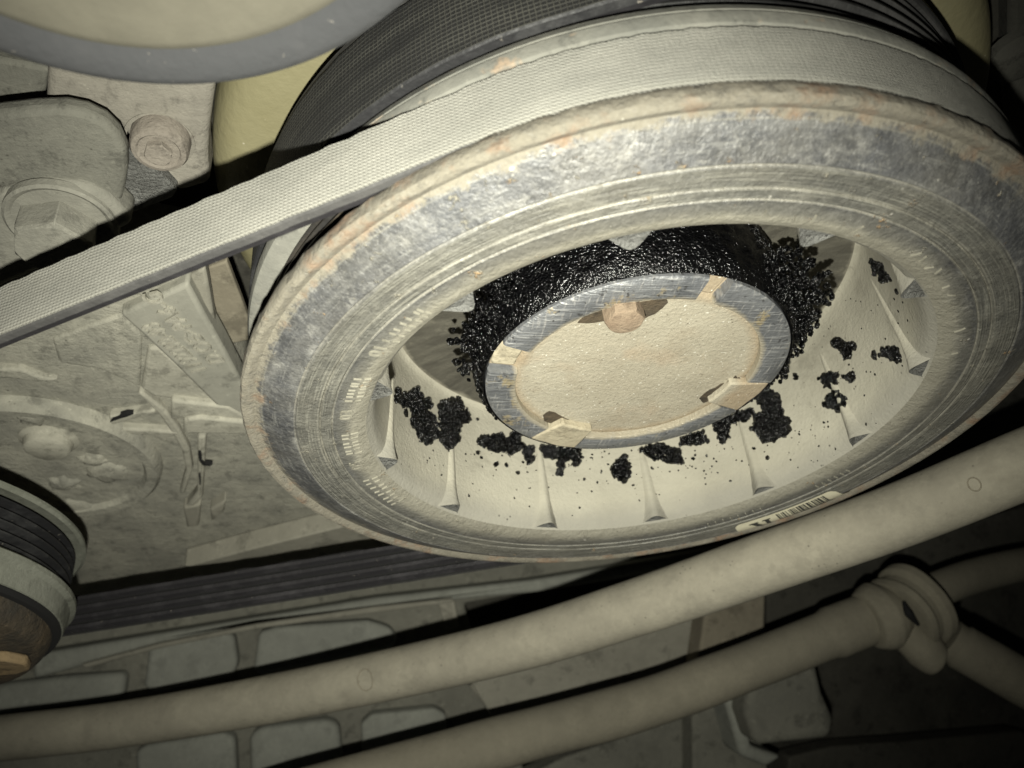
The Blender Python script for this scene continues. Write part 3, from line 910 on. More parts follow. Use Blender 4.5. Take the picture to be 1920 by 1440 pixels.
aT = 114.0
d2 = np.array([math.sin(R(aT)), -math.cos(R(aT))])
p2s = np.array(pt(cu_, 1.010, aT))
aB = 215.0
d3 = np.array([math.sin(R(aB)), -math.cos(R(aB))])
p3s = np.array(pt(cu_, 1.010, aB))
bp2 = loop_path([('arc', cu_, 1.010, 300.0, aT, 140), ('lin', tuple(p2s), tuple(p2s + d2 * 2.2), 20)])
belt2 = thing('ribbed_belt', 'black ribbed belt with fine mesh back on rear of the big pulley', 'belt', (0, 0.4, 0))
beltbody('belt_back', bp2, 0.280, 0.535, 0.022, m_belt2, m_rubber, belt2, False, 1.0)
nr = 7; w = 0.255 / nr
for i in range(nr):
    y0 = 0.280 + i * w
    sec = [(0.0005, y0 + 0.12 * w), (0.0005, y0 + 0.88 * w), (-0.022, y0 + 0.6 * w), (-0.022, y0 + 0.4 * w)]
    V, F, UV = sweep(bp2, sec, False, 1.0)
    b = MB(); b.add(V, F); b.build('rib', m_rib, belt2, 25)

# ------------------------------------------------------------------ olive shield behind the pulley
q = MB(); q.lathe([(0.70, 0.725), (1.04, 0.718), (1.085, 0.722), (1.118, 0.735), (1.142, 0.757), (1.157, 0.785), (1.165, 0.82), (1.168, 0.87), (0.7, 0.88)], 200)
o = q.build('dust_shield', m_olive, None, 50)
tag(o, 'olive yellow round shield behind the big pulley', 'shield')

# ------------------------------------------------------------------ idler in the upper left foreground
IC = (-1.088, 1.418); IY = 0.10
idl = thing('idler_pulley', 'blurred idler pulley with beige cap and smooth grey rim at upper left', 'pulley', (IC[0], IY, IC[1]))
q = MB(); q.lathe([(0.46, IY + 0.008), (0.478, IY - 0.003), (0.515, IY - 0.004), (0.531, IY + 0.003), (0.538, IY + 0.02), (0.538, IY + 0.22), (0.53, IY + 0.235), (0.3, IY + 0.24)], 160, c=IC); q.build('rim', m_idlerrim, idl, 50)
q = MB(); q.lathe([(0.470, IY + 0.012), (0.462, IY - 0.002), (0.445, IY - 0.010), (0.40, IY - 0.016), (0.2, IY - 0.022), (0.0, IY - 0.024)], 120, c=IC); q.build('cap', m_idler, idl, 50)

def plate(name, pts, y, th, mat, parent, bevel=0.008, seg=2, jitter=0.0, smooth=30):
    b = MB()
    b.prism([at(px, py, y) for px, py in pts], (0, th, 0))
    return b.build(name, mat, parent, smooth, bevel=bevel, seg=seg)

# ------------------------------------------------------------------ timing cover (left)
Y0 = 0.60
tc = thing('timing_cover', 'dusty grey cast timing cover with raised lettering left of the big pulley', 'cover', at(200, 760, Y0))
plate('panel', [(-160, 480), (150, 470), (330, 500), (352, 528), (385, 590), (420, 650), (452, 712), (520, 800), (660, 900), (800, 960), (800, 1010), (560, 1075), (430, 1100), (300, 1120), (150, 1140), (-160, 1190)], Y0, 0.25, m_cast, tc, 0.02, 3)
plate('lower_lip', [(345, 1064), (470, 1030), (640, 988), (760, 965), (760, 1000), (690, 1016), (500, 1046)], Y0 - 0.10, 0.10, m_pale, tc, 0.008)
# raised strip that carries the lettering
plate('lettering_strip', [(224, 590), (352, 532), (384, 592), (418, 652), (452, 716), (480, 770), (478, 818), (444, 800), (384, 741), (322, 680), (268, 630)], Y0 - 0.04, 0.09, m_strip, tc, 0.014, 3)
def along(p0, p1, y):
    A = at(*p0, y); B = at(*p1, y); d = nrm(B - A)
    upv = np.cross(d, np.array([0, -1.0, 0]))       # text faces -y
    upv = -upv
    return A, d, upv
def cover_text(txt, p0, p1, size, y=Y0 - 0.04):
    A, d, up = along(p0, p1, y)
    B = at(*p1, y)
    up = np.array([-d[2], 0, d[0]])
    wtx = max(v[0] for v in glyphs(txt)[0])
    b = MB()
    emboss(b, txt, lambda u, v, h: A + d * u + up * v + np.array([0, -h, 0]), size, 0.009, squash=np.linalg.norm(B - A) / wtx / size)
    return b
b = cover_text('D.OE>PA6-G', (423, 676), (296, 545), 0.08); b.build('lettering', m_castrib, tc, 0)
b = cover_text('1192202-03', (391, 693), (293, 603), 0.08); b.build('lettering', m_castrib, tc, 0)
z3 = lambda L: [(x / 3, 480 + y / 3) for x, y in L]
reliefs = [
    (z3([(-60, 640), (120, 640), (240, 690), (330, 705), (200, 712), (60, 690), (-60, 700)]), 0.024, m_cast),
    (z3([(290, 470), (680, 330), (800, 450), (790, 740), (560, 640), (330, 600)]), 0.010, m_cast),
    (z3([(830, 520), (900, 520), (1270, 840), (1180, 832), (860, 790), (790, 745)]), 0.018, m_castrib),
    (z3([(960, 815), (1290, 850), (1390, 905), (1390, 935), (1120, 908), (960, 925)]), 0.045, m_castrib),
    (z3([(1030, 925), (1130, 910), (1400, 940), (1400, 1005), (1030, 1000)]), 0.060, m_castrib),
    (z3([(610, 905), (700, 895), (870, 868), (880, 885), (640, 950), (620, 940)]), 0.034, m_castrib),
    (z3([(640, 985), (700, 975), (1000, 992), (1010, 1008), (800, 1010), (650, 1000)]), 0.030, m_castrib),
    (z3([(770, 775), (800, 770), (930, 870), (1010, 980), (1065, 1085), (1085, 1200), (1040, 1340), (1010, 1330), (1045, 1200), (1020, 1090), (960, 990), (890, 890)]), 0.028, m_castrib),
    (z3([(1110, 1020), (1160, 1020), (1150, 1200), (1140, 1360), (1080, 1420), (1040, 1420), (1110, 1330), (1110, 1190)]), 0.045, m_castrib),
    (z3([(1180, 1430), (1270, 1380), (1260, 1440), (1190, 1500)]), 0.050, m_pale),
    (z3([(1030, 1420), (1130, 1400), (1120, 1520), (1050, 1530)]), 0.050, m_pale),
]
for pts, h, mt in reliefs:
    plate('casting_rib', pts, Y0 - h, 0.09, mt, tc, 0.012, 3)
# round boss with a bolt stub
bcn = at(70, 858, Y0)
q = MB(); q.lathe([(0.46, Y0 + 0.05), (0.45, Y0 - 0.040), (0.435, Y0 - 0.055), (0.40, Y0 - 0.052), (0.385, Y0 - 0.030), (0.2, Y0 - 0.024), (0.0, Y0 - 0.024)], 90, c=(bcn[0], bcn[2])); q.build('round_boss', m_cast, tc, 45)
st = at(95, 812, Y0)
q = MB(); q.lathe([(0.105, Y0 + 0.02), (0.102, Y0 - 0.03), (0.085, Y0 - 0.04), (0.078, Y0 - 0.07), (0.066, Y0 - 0.078), (0.0, Y0 - 0.078)], 48, c=(st[0], st[2])); q.build('bolt_stub', m_castrib, tc, 35)
lr = random.Random(3)
for cx, cy, rr in ((205, 885, 0.07), (150, 950, 0.065), (120, 905, 0.05), (60, 780, 0.045), (175, 860, 0.04)):
    s_ = at(cx, cy, Y0 - 0.024)
    q = MB()
    q.lathe([(rr * 1.3, Y0 - 0.015), (rr, Y0 - 0.034), (rr * 0.7, Y0 - 0.042), (0, Y0 - 0.046)], 24, c=(s_[0], s_[2]), wob=lambda r, y, a: (r * (1 + 0.45 * mnoise.noise(Vector((math.cos(a) * 2 + cx, math.sin(a) * 2, 0)))), y))
    q.build('dust_lump', m_cast, tc, 60)
# thin black strokes laid on the casting ribs
for pts, yy in (([(205, 792), (212, 784), (236, 777), (250, 777), (238, 781), (216, 788)], 0.036), ([(372, 846), (377, 845), (378, 862), (384, 869), (398, 872), (394, 874), (380, 873), (373, 864)], 0.047),
            ([(373, 888), (376, 886), (377, 908), (373, 910)], 0.047)):
    P = []
    for i in range(len(pts)):
        p_, n_ = np.array(pts[i], float), np.array(pts[(i + 1) % len(pts)], float)
        for t in (0, 0.5): P.append(at(*(p_ * (1 - t) + n_ * t + rng.normal(0, 0.7, 2)), Y0 - yy))
    b = MB(); b.prism(P, (0, 0.02, 0)); b.build('dark_streak', m_black, tc, 0)

# pieces in the gap between cover and pulley
gp = thing('gap_bracket', 'narrow pale strip and brown panel wedged between cover and big pulley', 'bracket', at(420, 580, 0.6))
plate('strip', [(355, 520), (384, 500), (392, 540), (400, 590), (408, 622), (398, 626), (385, 590), (370, 550)], 0.60, 0.05, m_pale, gp, 0.01)
plate('panel', [(384, 505), (425, 490), (452, 560), (470, 610), (480, 636), (418, 648), (402, 590)], 0.68, 0.03, m_brown, gp, 0.006)

# ------------------------------------------------------------------ bracket and plates, upper left
pl = thing('rear_casting', 'pale rough cast plate with a small rusty bolt above the front belt', 'plate', at(300, 260, 0.70))
plate('panel', [(88, 120), (84, 206), (160, 210), (215, 230), (250, 268), (335, 362), (394, 345), (389, 290), (393, 235), (404, 160), (420, 60), (100, 60)], 0.70, 0.12, m_plate, pl, 0.02, 3)
sb = at(300, 262, 0.70)
q = MB(); q.lathe([(0.090, 0.715), (0.086, 0.697), (0.078, 0.694)], 40, c=(sb[0], sb[2])); q.build('washer', m_plate, pl, 40)
sb = at(301, 266, 0.68)
q = MB(); q.lathe([(0.074, 0.70), (0.072, 0.655), (0.066, 0.644), (0.055, 0.641), (0.050, 0.646), (0.0, 0.648)], 40, c=(sb[0], sb[2])); q.build('bolt_flange', m_rustpink, pl, 40)
hexbolt(pl, (sb[0], sb[2]), 0.036, 0.022, 0.650, m_rustpink, rot=8, name='bolt', dome=-0.004)
br = thing('mounting_bracket', 'grey dusty bracket with rounded shoulder and large hex bolt at left edge', 'bracket', at(110, 410, 0.62))
plate('shoulder', [(-60, 222), (0, 213), (60, 206), (120, 204), (160, 212), (196, 229), (222, 254), (236, 284), (238, 320), (232, 362), (222, 392), (150, 420), (-60, 470)], 0.60, 0.055, m_bracket, br, 0.018, 3, smooth=40)
plate('foot', [(-60, 372), (0, 362), (40, 350), (100, 344), (160, 350), (205, 372), (240, 408), (250, 420), (140, 480), (0, 540), (-60, 560)], 0.575, 0.10, m_foot, br, 0.02, 3)
bb = at(116, 414, 0.575)
q = MB(); q.lathe([(0.140, 0.585), (0.138, 0.566), (0.130, 0.560), (0.122, 0.564), (0.116, 0.570), (0.06, 0.570)], 56, c=(bb[0], bb[2])); q.build('washer', m_foot, br, 40)
bb = at(112, 424, 0.575)
hexbolt(br, (bb[0], bb[2]), 0.104, 0.085, 0.570, m_foot, rot=14, name='bolt')
tri = MB(); tri.prism([at(px, py, 0.665) for px, py in ((243, 262), (332, 358), (322, 372), (240, 402), (228, 390), (236, 320))], (0, 0.05, 0))
o = tri.build('gusset_plate', m_endface, None, 0, bevel=0.006, org=at(270, 350, 0.665)); tag(o, 'small dark speckled triangular plate beside the rounded bracket', 'plate')
lf = MB(); lf.prism([at(px, py, 0.80) for px, py in ((-60, 100), (36, 118), (92, 128), (84, 180), (0, 205), (-60, 225))], (0, 0.08, 0))
o = lf.build('side_lug', m_bracket, None, 20, bevel=0.012, org=at(20, 160, 0.8)); tag(o, 'dark grey lug at the left edge under the blurred idler pulley', 'lug')

# ------------------------------------------------------------------ right of the shield
rw = thing('right_casting', 'dim grey casting at the right edge beside the olive shield', 'casting', at(1905, 100, 0.9))
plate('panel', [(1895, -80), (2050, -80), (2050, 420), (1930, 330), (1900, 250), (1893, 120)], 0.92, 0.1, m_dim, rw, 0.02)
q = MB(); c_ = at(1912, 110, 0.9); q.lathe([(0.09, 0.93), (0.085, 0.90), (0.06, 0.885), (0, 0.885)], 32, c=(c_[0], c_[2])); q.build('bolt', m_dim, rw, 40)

# ------------------------------------------------------------------ lower engine: sump flange, pads, plates
def lplate(name, pts, lift, th, mat, parent, bevel=0.02, seg=3, smooth=40):
    b = MB(); b.prism([low(px, py, lift) for px, py in pts], -NB * th)
    return b.build(name, mat, parent, smooth, bevel=bevel, seg=seg)
sm = thing('oil_sump', 'grey dusty ribbed sump casting with rounded pockets under the belt', 'sump', low(500, 1250))
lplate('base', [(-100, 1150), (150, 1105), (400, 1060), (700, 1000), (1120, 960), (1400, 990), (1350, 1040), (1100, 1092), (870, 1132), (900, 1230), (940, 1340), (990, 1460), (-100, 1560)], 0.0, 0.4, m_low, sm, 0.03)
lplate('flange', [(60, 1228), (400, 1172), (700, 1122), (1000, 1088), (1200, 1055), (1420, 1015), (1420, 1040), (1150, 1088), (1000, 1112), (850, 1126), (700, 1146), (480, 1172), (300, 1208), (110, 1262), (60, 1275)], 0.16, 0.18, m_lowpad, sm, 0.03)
lplate('flange_edge', [(150, 1246), (300, 1206), (480, 1170), (700, 1138), (850, 1122), (850, 1130), (700, 1150), (480, 1180), (300, 1216), (160, 1254)], 0.20, 0.2, m_pale, sm, 0.02)
for pts in ([(278, 1212), (300, 1200), (420, 1184), (438, 1192), (446, 1245), (436, 1268), (290, 1300), (268, 1290)],
            [(484, 1186), (520, 1176), (690, 1164), (730, 1176), (746, 1196), (736, 1216), (490, 1268), (474, 1258)],
            [(466, 1384), (484, 1366), (616, 1350), (636, 1362), (642, 1430), (640, 1480), (470, 1500)],
            [(676, 1358), (696, 1340), (815, 1328), (836, 1340), (840, 1395), (690, 1450), (680, 1440)],
            [(252, 1412), (270, 1398), (420, 1374), (440, 1384), (446, 1500), (256, 1510)],
            [(-40, 1290), (120, 1270), (235, 1262), (230, 1310), (-40, 1345)]):
    lplate('pad', pts, 0.10, 0.14, m_lowpad, sm, 0.045, 4, 60)
lplate('post', [(818, 1126), (852, 1124), (862, 1176), (838, 1182)], 0.12, 0.3, m_pale, sm, 0.012)

def dplate(name, label, cat, pts, dist, th, mat, n=NC, bevel=0.02):
    p0 = depth(*np.mean(pts, 0), dist)
    b = MB(); b.prism([atp(px, py, p0, n) for px, py in pts], -n * th)
    o = b.build(name, mat, None, 40, bevel=bevel, seg=3, org=p0)
    tag(o, label, cat); return o
dplate('bearing_plate', 'flat pale plate between the two hoses below the pulley', 'plate', [(880, 1276), (1100, 1215), (1318, 1152), (1302, 1262), (1250, 1290), (960, 1365), (925, 1350)], 5.2, 0.2, m_pale)
dplate('brown_panel', 'brownish panel right of the pale plate below the big hose', 'panel', [(1322, 1150), (1436, 1112), (1434, 1200), (1306, 1262)], 5.2, 0.2, m_brown)
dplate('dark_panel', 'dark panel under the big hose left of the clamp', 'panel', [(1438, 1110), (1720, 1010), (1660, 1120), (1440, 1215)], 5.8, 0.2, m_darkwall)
dplate('edge_rail', 'thin pale slanted rail left of the flat pale plate', 'rail', [(880, 1286), (900, 1280), (935, 1330), (962, 1360), (944, 1366), (905, 1318)], 5.1, 0.08, m_pale, bevel=0.01)
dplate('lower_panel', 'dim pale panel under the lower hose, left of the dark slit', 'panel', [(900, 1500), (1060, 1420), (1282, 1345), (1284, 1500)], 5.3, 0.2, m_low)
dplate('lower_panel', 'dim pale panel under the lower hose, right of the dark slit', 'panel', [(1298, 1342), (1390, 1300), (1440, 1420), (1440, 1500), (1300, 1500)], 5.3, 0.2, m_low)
bx = thing('relay_box', 'dim grey box with rounded corners under the lower hose', 'box', depth(1480, 1330, 5.0))
p0 = depth(1480, 1330, 4.95)
for nm, pts, dd, mt, bv in (('body', [(1405, 1275), (1530, 1235), (1545, 1300), (1566, 1345), (1560, 1385), (1420, 1400), (1400, 1340)], 0.0, m_low, 0.05),
                            ('side', [(1360, 1310), (1395, 1296), (1410, 1400), (1470, 1420), (1440, 1440), (1390, 1420)], -0.2, m_lowpad, 0.04)):
    b = MB(); b.prism([atp(px, py, p0 + NC * dd, NC) for px, py in pts], -NC * 0.35); b.build(nm, mt, bx, 50, bevel=bv, seg=4)
dplate('frame_rail', 'dark crumbling rail in the bottom right corner', 'rail', [(1480, 1420), (1560, 1400), (1700, 1390), (1920, 1370), (1990, 1500), (1470, 1500)], 6.0, 0.2, m_darkwall)
dplate('far_panel', 'very dark panel behind the clamped hose at the right edge', 'panel', [(1700, 1010), (1990, 930), (1990, 1080), (1820, 1090), (1690, 1100)], 5.9, 0.15, m_darkwall)

# ------------------------------------------------------------------ hoses
hp = [depth(-900, 1470, 4.7), depth(-140, 1400, 4.25), depth(0, 1384, 4.2), depth(240, 1356, 4.08), depth(560, 1300, 3.84), depth(935, 1217, 3.52), depth(1200, 1136, 3.28), depth(1440, 1053, 3.06), depth(1680, 968, 2.86), depth(1920, 870, 2.68), depth(2060, 815, 2.6), depth(2500, 640, 2.5), depth(3000, 430, 2.45)]
path = catmull(hp, 10)
q = MB(); q.tube(path, [0.110 + 0.002 * mnoise.noise(Vector(tuple(p * 1.5))) for p in path], 36)
hose = q.build('hose', m_hose, None, 60, org=hp[4]); tag(hose, 'long smooth tan hose crossing below the big pulley', 'hose')
hs_r = random.Random(5)
for (px_, py_, rr_) in ((724, 1248, 0.046), (1828, 920, 0.022)):
    i_ = min(range(len(path)), key=lambda i: np.linalg.norm(np.cross(path[i] - CAM, nrm(ray(px_, py_)))))
    cd = -nrm(ray(px_, py_)); tt = nrm(path[min(i_ + 1, len(path) - 1)] - path[i_ - 1])
    cd = nrm(cd - tt * np.dot(cd, tt)); sd = np.cross(tt, cd)
    ring = []
    for a_ in np.linspace(0, 2 * math.pi, 41):
        u_, v_ = rr_ * 0.8 * math.cos(a_), rr_ * math.sin(a_)
        th_ = v_ / 0.110
        ring.append(path[i_] + tt * u_ + 0.1105 * (math.cos(th_) * cd + math.sin(th_) * sd))
    q = MB(); q.tube(ring, 0.0022, 8, cap=False); q.build('mould_ring', m_brown, hose, 60, org=hp[4])
# second hose
hp2 = [depth(-200, 1740, 3.5), depth(420, 1540, 3.75), depth(640, 1474, 3.85), depth(960, 1386, 4.05), depth(1200, 1322, 4.2), depth(1400, 1250, 4.32), depth(1560, 1187, 4.42), depth(1680, 1140, 4.52)]
h2 = thing('clamped_hose', 'tan hose ending at a clamp in lower right', 'hose', hp2[3])
pth = catmull(hp2, 10); n_ = len(pth)
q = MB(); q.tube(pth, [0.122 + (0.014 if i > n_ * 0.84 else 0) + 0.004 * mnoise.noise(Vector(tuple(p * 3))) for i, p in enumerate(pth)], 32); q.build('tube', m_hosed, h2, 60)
def torus(name, c, axis, rad, tr, mat, parent, wave=0.0):
    axis = nrm(axis); a = nrm(np.cross(axis, (0, 1, 0.3))); b_ = np.cross(axis, a)
    P = []
    for i in range(49):
        t = 2 * math.pi * i / 48
        P.append(np.array(c) + rad * (math.cos(t) * a + math.sin(t) * b_) + axis * wave * math.sin(2 * t))
    q = MB(); q.tube(P, tr, 12, cap=False); return q.build(name, mat, parent, 35)
ax = hp2[-1] - hp2[-3]
def collar(name, c, axis, stations, parent, mat):
    axis = nrm(axis)
    P = [np.array(c) + axis * t for t, r in stations]
    q = MB(); q.tube(catmull(P, 4), np.interp(np.linspace(0, 1, (len(P) - 1) * 4 + 1), np.linspace(0, 1, len(P)), [r for t, r in stations]), 40)
    for i, v in enumerate(q.v):
        v = np.array(v); d_ = mnoise.noise(Vector(tuple(v * 5.0))) * 0.014
        ax_ = np.array(c) + axis * np.dot(v - np.array(c), axis)
        q.v[i] = tuple(v + nrm(v - ax_ + 1e-9) * d_)
    return q.build(name, mat, parent, 60)
ax = hp2[-1] - hp2[-3]
collar('hose_collar', depth(1640, 1160, 4.44), ax, [(-0.05, 0.12), (-0.04, 0.150), (0.0, 0.172), (0.04, 0.182), (0.08, 0.170), (0.12, 0.150), (0.14, 0.12)], h2, m_hosed)
collar('clamp_band', depth(1700, 1148, 4.46), ax + np.array([0.02, 0.22, -0.05]), [(-0.07, 0.14), (-0.065, 0.215), (-0.03, 0.222), (-0.01, 0.205), (0.03, 0.205), (0.05, 0.232), (0.095, 0.236), (0.11, 0.215), (0.115, 0.12)], h2, m_hosed)
q = MB(); q.tube(catmull([depth(1700, 1190, 4.40), depth(1728, 1214, 4.36), depth(1748, 1232, 4.34), depth(1762, 1240, 4.34)], 6), np.interp(np.linspace(0, 1, 19), [0, .4, .8, 1], [0.09, 0.105, 0.09, 0.03]), 24); q.build('clamp_ear', m_hosed, h2, 60)
q = MB(); q.tube(catmull([depth(1694, 1128, 4.27), depth(1704, 1150, 4.24), depth(1722, 1172, 4.25)], 6), np.interp(np.linspace(0, 1, 13), [0, .5, 1], [0.008, 0.022, 0.008]), 12); q.build('clamp_slot', m_black, h2, 60)
hp3 = [depth(1700, 1135, 4.62), depth(1770, 1100, 4.72), depth(1840, 1076, 4.85), depth(1930, 1056, 5.0), depth(2050, 1040, 5.2), depth(2700, 960, 6.0)]
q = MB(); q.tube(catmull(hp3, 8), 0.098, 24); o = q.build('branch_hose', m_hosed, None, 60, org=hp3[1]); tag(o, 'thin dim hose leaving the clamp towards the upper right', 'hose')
hp4 = [depth(1776, 1196, 4.42), depth(1800, 1212, 4.4), depth(1860, 1246, 4.36), depth(1930, 1286, 4.3), depth(2060, 1352, 4.2), depth(2700, 1640, 3.9)]
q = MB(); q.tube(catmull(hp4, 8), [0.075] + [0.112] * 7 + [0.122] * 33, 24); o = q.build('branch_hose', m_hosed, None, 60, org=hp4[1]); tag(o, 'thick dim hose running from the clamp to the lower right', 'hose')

# ------------------------------------------------------------------ black rubber crumb
ico = bmesh.new(); bmesh.ops.create_icosphere(ico, subdivisions=1, radius=1.0)
ico.verts.ensure_lookup_table()
IV = np.array([v.co[:] for v in ico.verts]); IF = [tuple(v.index for v in f.verts) for f in ico.faces]; ico.free()

def granule(mb, c, nrm_, s, flat=0.7):
    n = nrm(nrm_); a = nrm(np.cross(n, (0.3, 0.8, 0.5))); b = np.cross(n, a)
    Q = IV * (1 + rng.normal(0, 0.16, (len(IV), 1)))
    th = rng.uniform(0, 2 * math.pi); ct, st_ = math.cos(th), math.sin(th)
    sx, sy = s * rng.uniform(0.8, 1.35), s * rng.uniform(0.75, 1.1)
    X = np.outer(Q[:, 0] * sx * ct - Q[:, 1] * sy * st_, a) + np.outer(Q[:, 0] * sx * st_ + Q[:, 1] * sy * ct, b) + np.outer(Q[:, 2] * s * flat, n)
    mb.add(X + np.array(c), IF)

def inside(x, y, poly):
    c = False; j = len(poly) - 1
    for i in range(len(poly)):
        xi, yi = poly[i]; xj, yj = poly[j]
        if (yi > y) != (yj > y) and x < (xj - xi) * (y - yi) / (yj - yi) + xi: c = not c
        j = i
    return c

def wall_hit(px, py):
    d = ray(px, py)
    for t in np.arange(1.2, 4.2, 0.004):
        p = CAM + d * t
        if p[1] > -0.01 and p[2] < 0.6:
            r = math.hypot(p[0], p[2])
            if p[1] >= 0.40: return p, np.array([0, -1.0, 0])
            if r >= wall_r(p[1]) - 0.001 and p[1] > 0.0:
                return p, nrm((-p[0], -0.03, -p[2]))
    return None, None

def clump(polys, label, step=2.9, size=0.0085, group=None):
    mb = MB(); cen = []
    for poly in polys:
        xs = [p[0] for p in poly]; ys = [p[1] for p in poly]
        for y in np.arange(min(ys), max(ys) + 1, step):
            for x in np.arange(min(xs), max(xs) + 1, step):
                jx, jy = x + rng.normal(0, 1.5), y + rng.normal(0, 1.5)
                if not inside(jx, jy, poly): continue
                p, n = wall_hit(jx, jy)
                if p is None: continue
                s = size * (0.35 + 1.25 * rng.random() ** 1.6)
                granule(mb, p + n * s * 0.25, n, s, 0.75)
                if rng.random() < 0.35: granule(mb, p + n * s * 1.0 + rng.normal(0, 0.003, 3), n, s * 0.75, 0.9)
                cen.append(p)
    c = np.mean(cen, 0)
    o = mb.build('rubber_crumb_clump', m_goo, None, 0, org=c)
    tag(o, label, 'rubber clump', 'black rubber crumb clumps in the bowl')
    return o
zA = lambda L: [(640 + x * 0.3888, 400 + y * 0.3888) for x, y in L]
zB = lambda L: [(1200 + x * 0.389, 400 + y * 0.389) for x, y in L]
clump([zA([(275, 905), (300, 870), (345, 852), (380, 870), (385, 900), (420, 890), (425, 930), (410, 950), (440, 975), (465, 1020), (475, 1060), (450, 1090), (410, 1110), (375, 1095), (355, 1040), (330, 1010), (340, 960), (325, 930), (290, 930)])], 'long black rubber clump, leftmost large one in the bowl')
clump([zA([(470, 930), (500, 905), (560, 890), (590, 920), (595, 960), (620, 985), (610, 1010), (575, 1015), (565, 1060), (570, 1090), (540, 1110), (530, 1135), (490, 1125), (470, 1080), (480, 1030), (465, 980)])], 'dull black rubber clump just left of the hub, second large one from left')
clump([zA([(243, 885), (262, 850), (282, 862), (275, 905), (250, 908)])], 'tiny black rubber clump touching the leftmost rib end')
clump([zA([(645, 1110), (680, 1075), (760, 1070), (815, 1085), (820, 1050), (865, 1060), (860, 1130), (820, 1165), (760, 1150), (690, 1135)]), zA([(870, 1120), (920, 1125), (930, 1190), (900, 1215), (885, 1180)])], 'flat wide black rubber clump below left of the hub ring')
clump([zA([(960, 1120), (1040, 1125), (1165, 1145), (1150, 1190), (1145, 1225), (1120, 1220), (1110, 1180), (1080, 1200), (1065, 1265), (1035, 1265), (1040, 1225), (1055, 1180), (1000, 1190), (960, 1150)])], 'jagged black rubber clump hanging under the cream hub lug')
clump([zA([(1300, 1245), (1330, 1200), (1370, 1160), (1390, 1200), (1390, 1260), (1370, 1300), (1340, 1290)])], 'pointed black rubber clump below the bottom of the hub')
clump([zB([(0, 1150), (20, 1125), (110, 1110), (150, 1140), (180, 1130), (200, 1160), (215, 1210), (160, 1210), (120, 1190), (60, 1185)]), zB([(180, 1120), (230, 1075), (300, 1055), (330, 1100), (280, 1115), (220, 1120)])], 'broad black rubber clump with a tail right of the pointed one')
clump([zB([(360, 1020), (420, 990), (450, 965), (520, 940), (560, 955), (520, 1000), (440, 1020), (420, 1060), (435, 1085), (400, 1110), (370, 1060)])], 'curved thin black rubber clump reaching towards the biggest one')
clump([zB([(565, 900), (620, 850), (670, 885), (680, 940), (690, 985), (720, 1000), (720, 1040), (690, 1070), (640, 1100), (600, 1090), (555, 1040), (560, 990), (600, 960), (600, 920)])], 'biggest glossy black rubber clump at lower right of the hub', size=0.0105)
clump([zB([(895, 890), (930, 860), (965, 858), (995, 890), (990, 930), (960, 950), (910, 935)])], 'round black rubber clump at the head of a rib')
clump([zB([(880, 785), (920, 770), (955, 780), (940, 820), (915, 850), (890, 830)])], 'small black rubber clump just above the round one')
clump([zB([(1000, 785), (1030, 768), (1042, 790), (1015, 818)])], 'smallest black rubber clump above right of the round one')
clump([zB([(940, 615), (965, 605), (985, 630), (1020, 620), (1045, 640), (1020, 660), (1005, 705), (980, 690), (960, 650), (940, 640)])], 'heart shaped black rubber clump right of the hub')
clump([zB([(1190, 655), (1250, 650), (1258, 700), (1245, 720), (1195, 695)])], 'square black rubber clump beside the right-hand rib')
clump([zB([(1120, 225), (1165, 245), (1192, 285), (1218, 318), (1180, 322), (1152, 290)])], 'narrow black rubber clump under the upper right mouth edge')

# loose specks scattered on the wall
sp = MB()
def speck(px, py, s):
    p, n = wall_hit(px, py)
    if p is not None: granule(sp, p + n * s * 0.2, n, s, 0.5)
for (x, y, s) in [(1640, 666, .013), (1649, 666, .008), (1492, 703, .010), (1493, 708, .009), (1682, 546, .010), (970, 886, .011), (949, 873, .010), (930, 871, .011), (895, 849, .009), (902, 858, .008),
                  (1095, 899, .008), (1187, 910, .006), (1440, 858, .008), (1414, 841, .008), (895, 786, .008), (760, 775, .012), (1120, 905, .005), (1300, 860, .007), (1325, 855, .005), (1545, 792, .006)]:
    speck(x, y, s)
for _ in range(230):
    x = rng.normal(1150, 240); y = 845 + abs(rng.normal(0, 46)) - 0.00035 * (x - 1130) ** 2
    if 745 < x < 1700: speck(x, y, rng.uniform(0.0018, 0.0048))
for _ in range(60):
    speck(rng.uniform(1480, 1720), rng.uniform(560, 830), rng.uniform(0.0015, 0.004))
o = sp.build('rubber_specks', m_goo, None, 0, org=(0, 0.2, -0.7)); tag(o, 'loose black rubber specks scattered over the bowl wall', 'specks', kind='stuff')

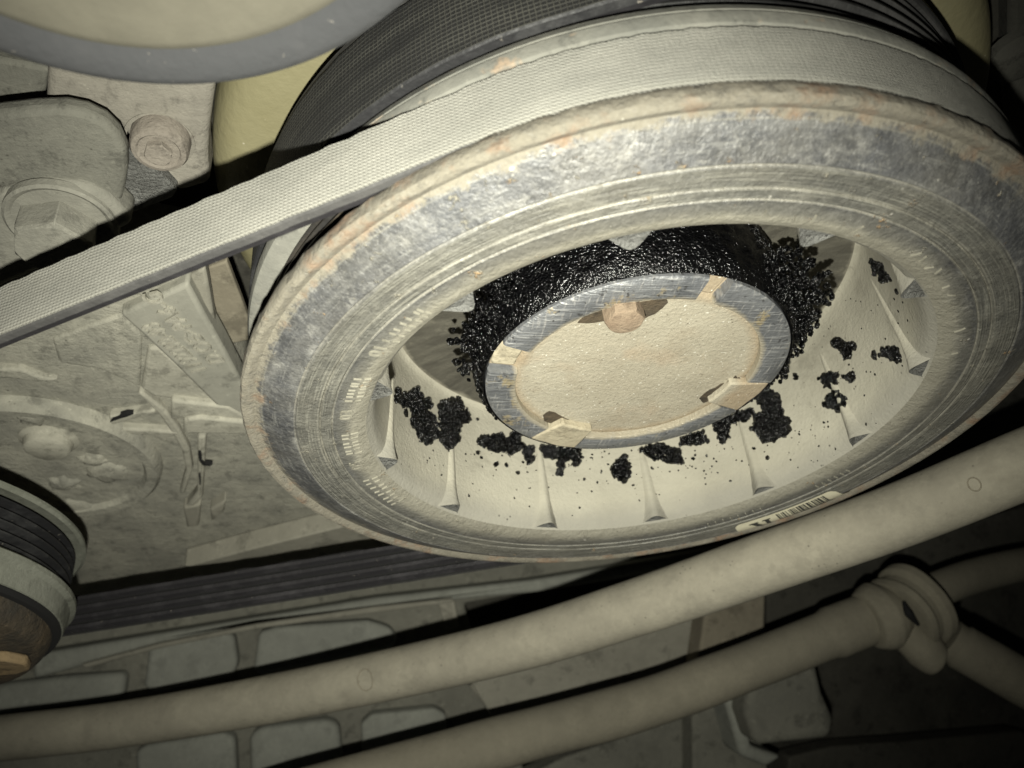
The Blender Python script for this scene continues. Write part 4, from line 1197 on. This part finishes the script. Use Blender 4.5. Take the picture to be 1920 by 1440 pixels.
# collar of oozed rubber round the hub
goo = MB()
def goor(y): return float(np.interp(y, [0.128, 0.14, 0.17, 0.22, 0.30, 0.36, 0.41], [0.4185, 0.431, 0.442, 0.447, 0.447, 0.442, 0.436]))
gprof = [(goor(y), y) for y in np.linspace(0.134, 0.408, 26)]
goo.lathe([(0.415, 0.150)] + gprof, 420, wob=lambda r, y, a: (r + (0.005 * mnoise.noise(Vector((math.cos(a) * 14, y * 34, math.sin(a) * 14))) + 0.002 * mnoise.noise(Vector((math.cos(a) * 45, y * 100, math.sin(a) * 45)))) * min(1.0, max(0.0, (y - 0.134) / 0.02)), y))
gband = len(goo.f)
for _ in range(1500):
    az = (rng.uniform(-20, 58) if rng.random() < 0.6 else rng.uniform(142, 215)); y = 0.136 + 0.25 * rng.random() ** 1.2
    s = rng.uniform(0.0028, 0.0068)
    r = goor(y) + 0.002
    granule(goo, pol(r, az, y), pol(1, az, -0.15), s, 0.8)
# lobes and spikes growing out over the floor on both sides
def spike(az, y, length, s, tilt=0.0):
    n = int(length / 0.009) + 1
    for i in range(n):
        t = i / max(1, n - 1)
        r = goor(y) + length * t
        for _ in range(3):
            granule(goo, pol(r + rng.normal(0, 0.004), az + tilt * t + rng.normal(0, 0.9), y + rng.normal(0, 0.010)), rng.normal(0, 1, 3), s * rng.uniform(0.6, 1.15), 0.9)
for _ in range(46):
    spike(rng.uniform(10, 54), rng.uniform(0.16, 0.24), rng.uniform(0.012, 0.055), rng.uniform(0.006, 0.010), rng.uniform(-6, 6))
for a, yy, L in ((52, 0.2, 0.085), (40, 0.19, 0.10), (31, 0.19, 0.095), (22, 0.18, 0.06), (5, 0.17, 0.035), (-6, 0.16, 0.03), (46, 0.2, 0.095), (36, 0.17, 0.09)):
    spike(a, yy, L, 0.0095, 3)
for _ in range(20):
    spike(rng.uniform(140, 186), rng.uniform(0.16, 0.26), rng.uniform(0.015, 0.05), rng.uniform(0.006, 0.009), rng.uniform(-5, 5))
for a, yy, L in ((158, 0.2, 0.075), (168, 0.19, 0.06), (176, 0.2, 0.075), (188, 0.2, 0.05), (150, 0.22, 0.05)):
    spike(a, yy, L, 0.009, -3)
goo.m = [1] * gband + [0] * (len(goo.f) - gband)
o = goo.build('rubber_collar', [m_goo, m_goofine], None, 28, org=(0, 0.2, 0)); tag(o, 'thick glittering black rubber ooze wrapped round the hub of the big pulley', 'rubber ooze')

for o in bpy.data.objects:
    if '_org' in o: del o['_org']
print('tris', sum(len(m.polygons) for m in bpy.data.meshes))
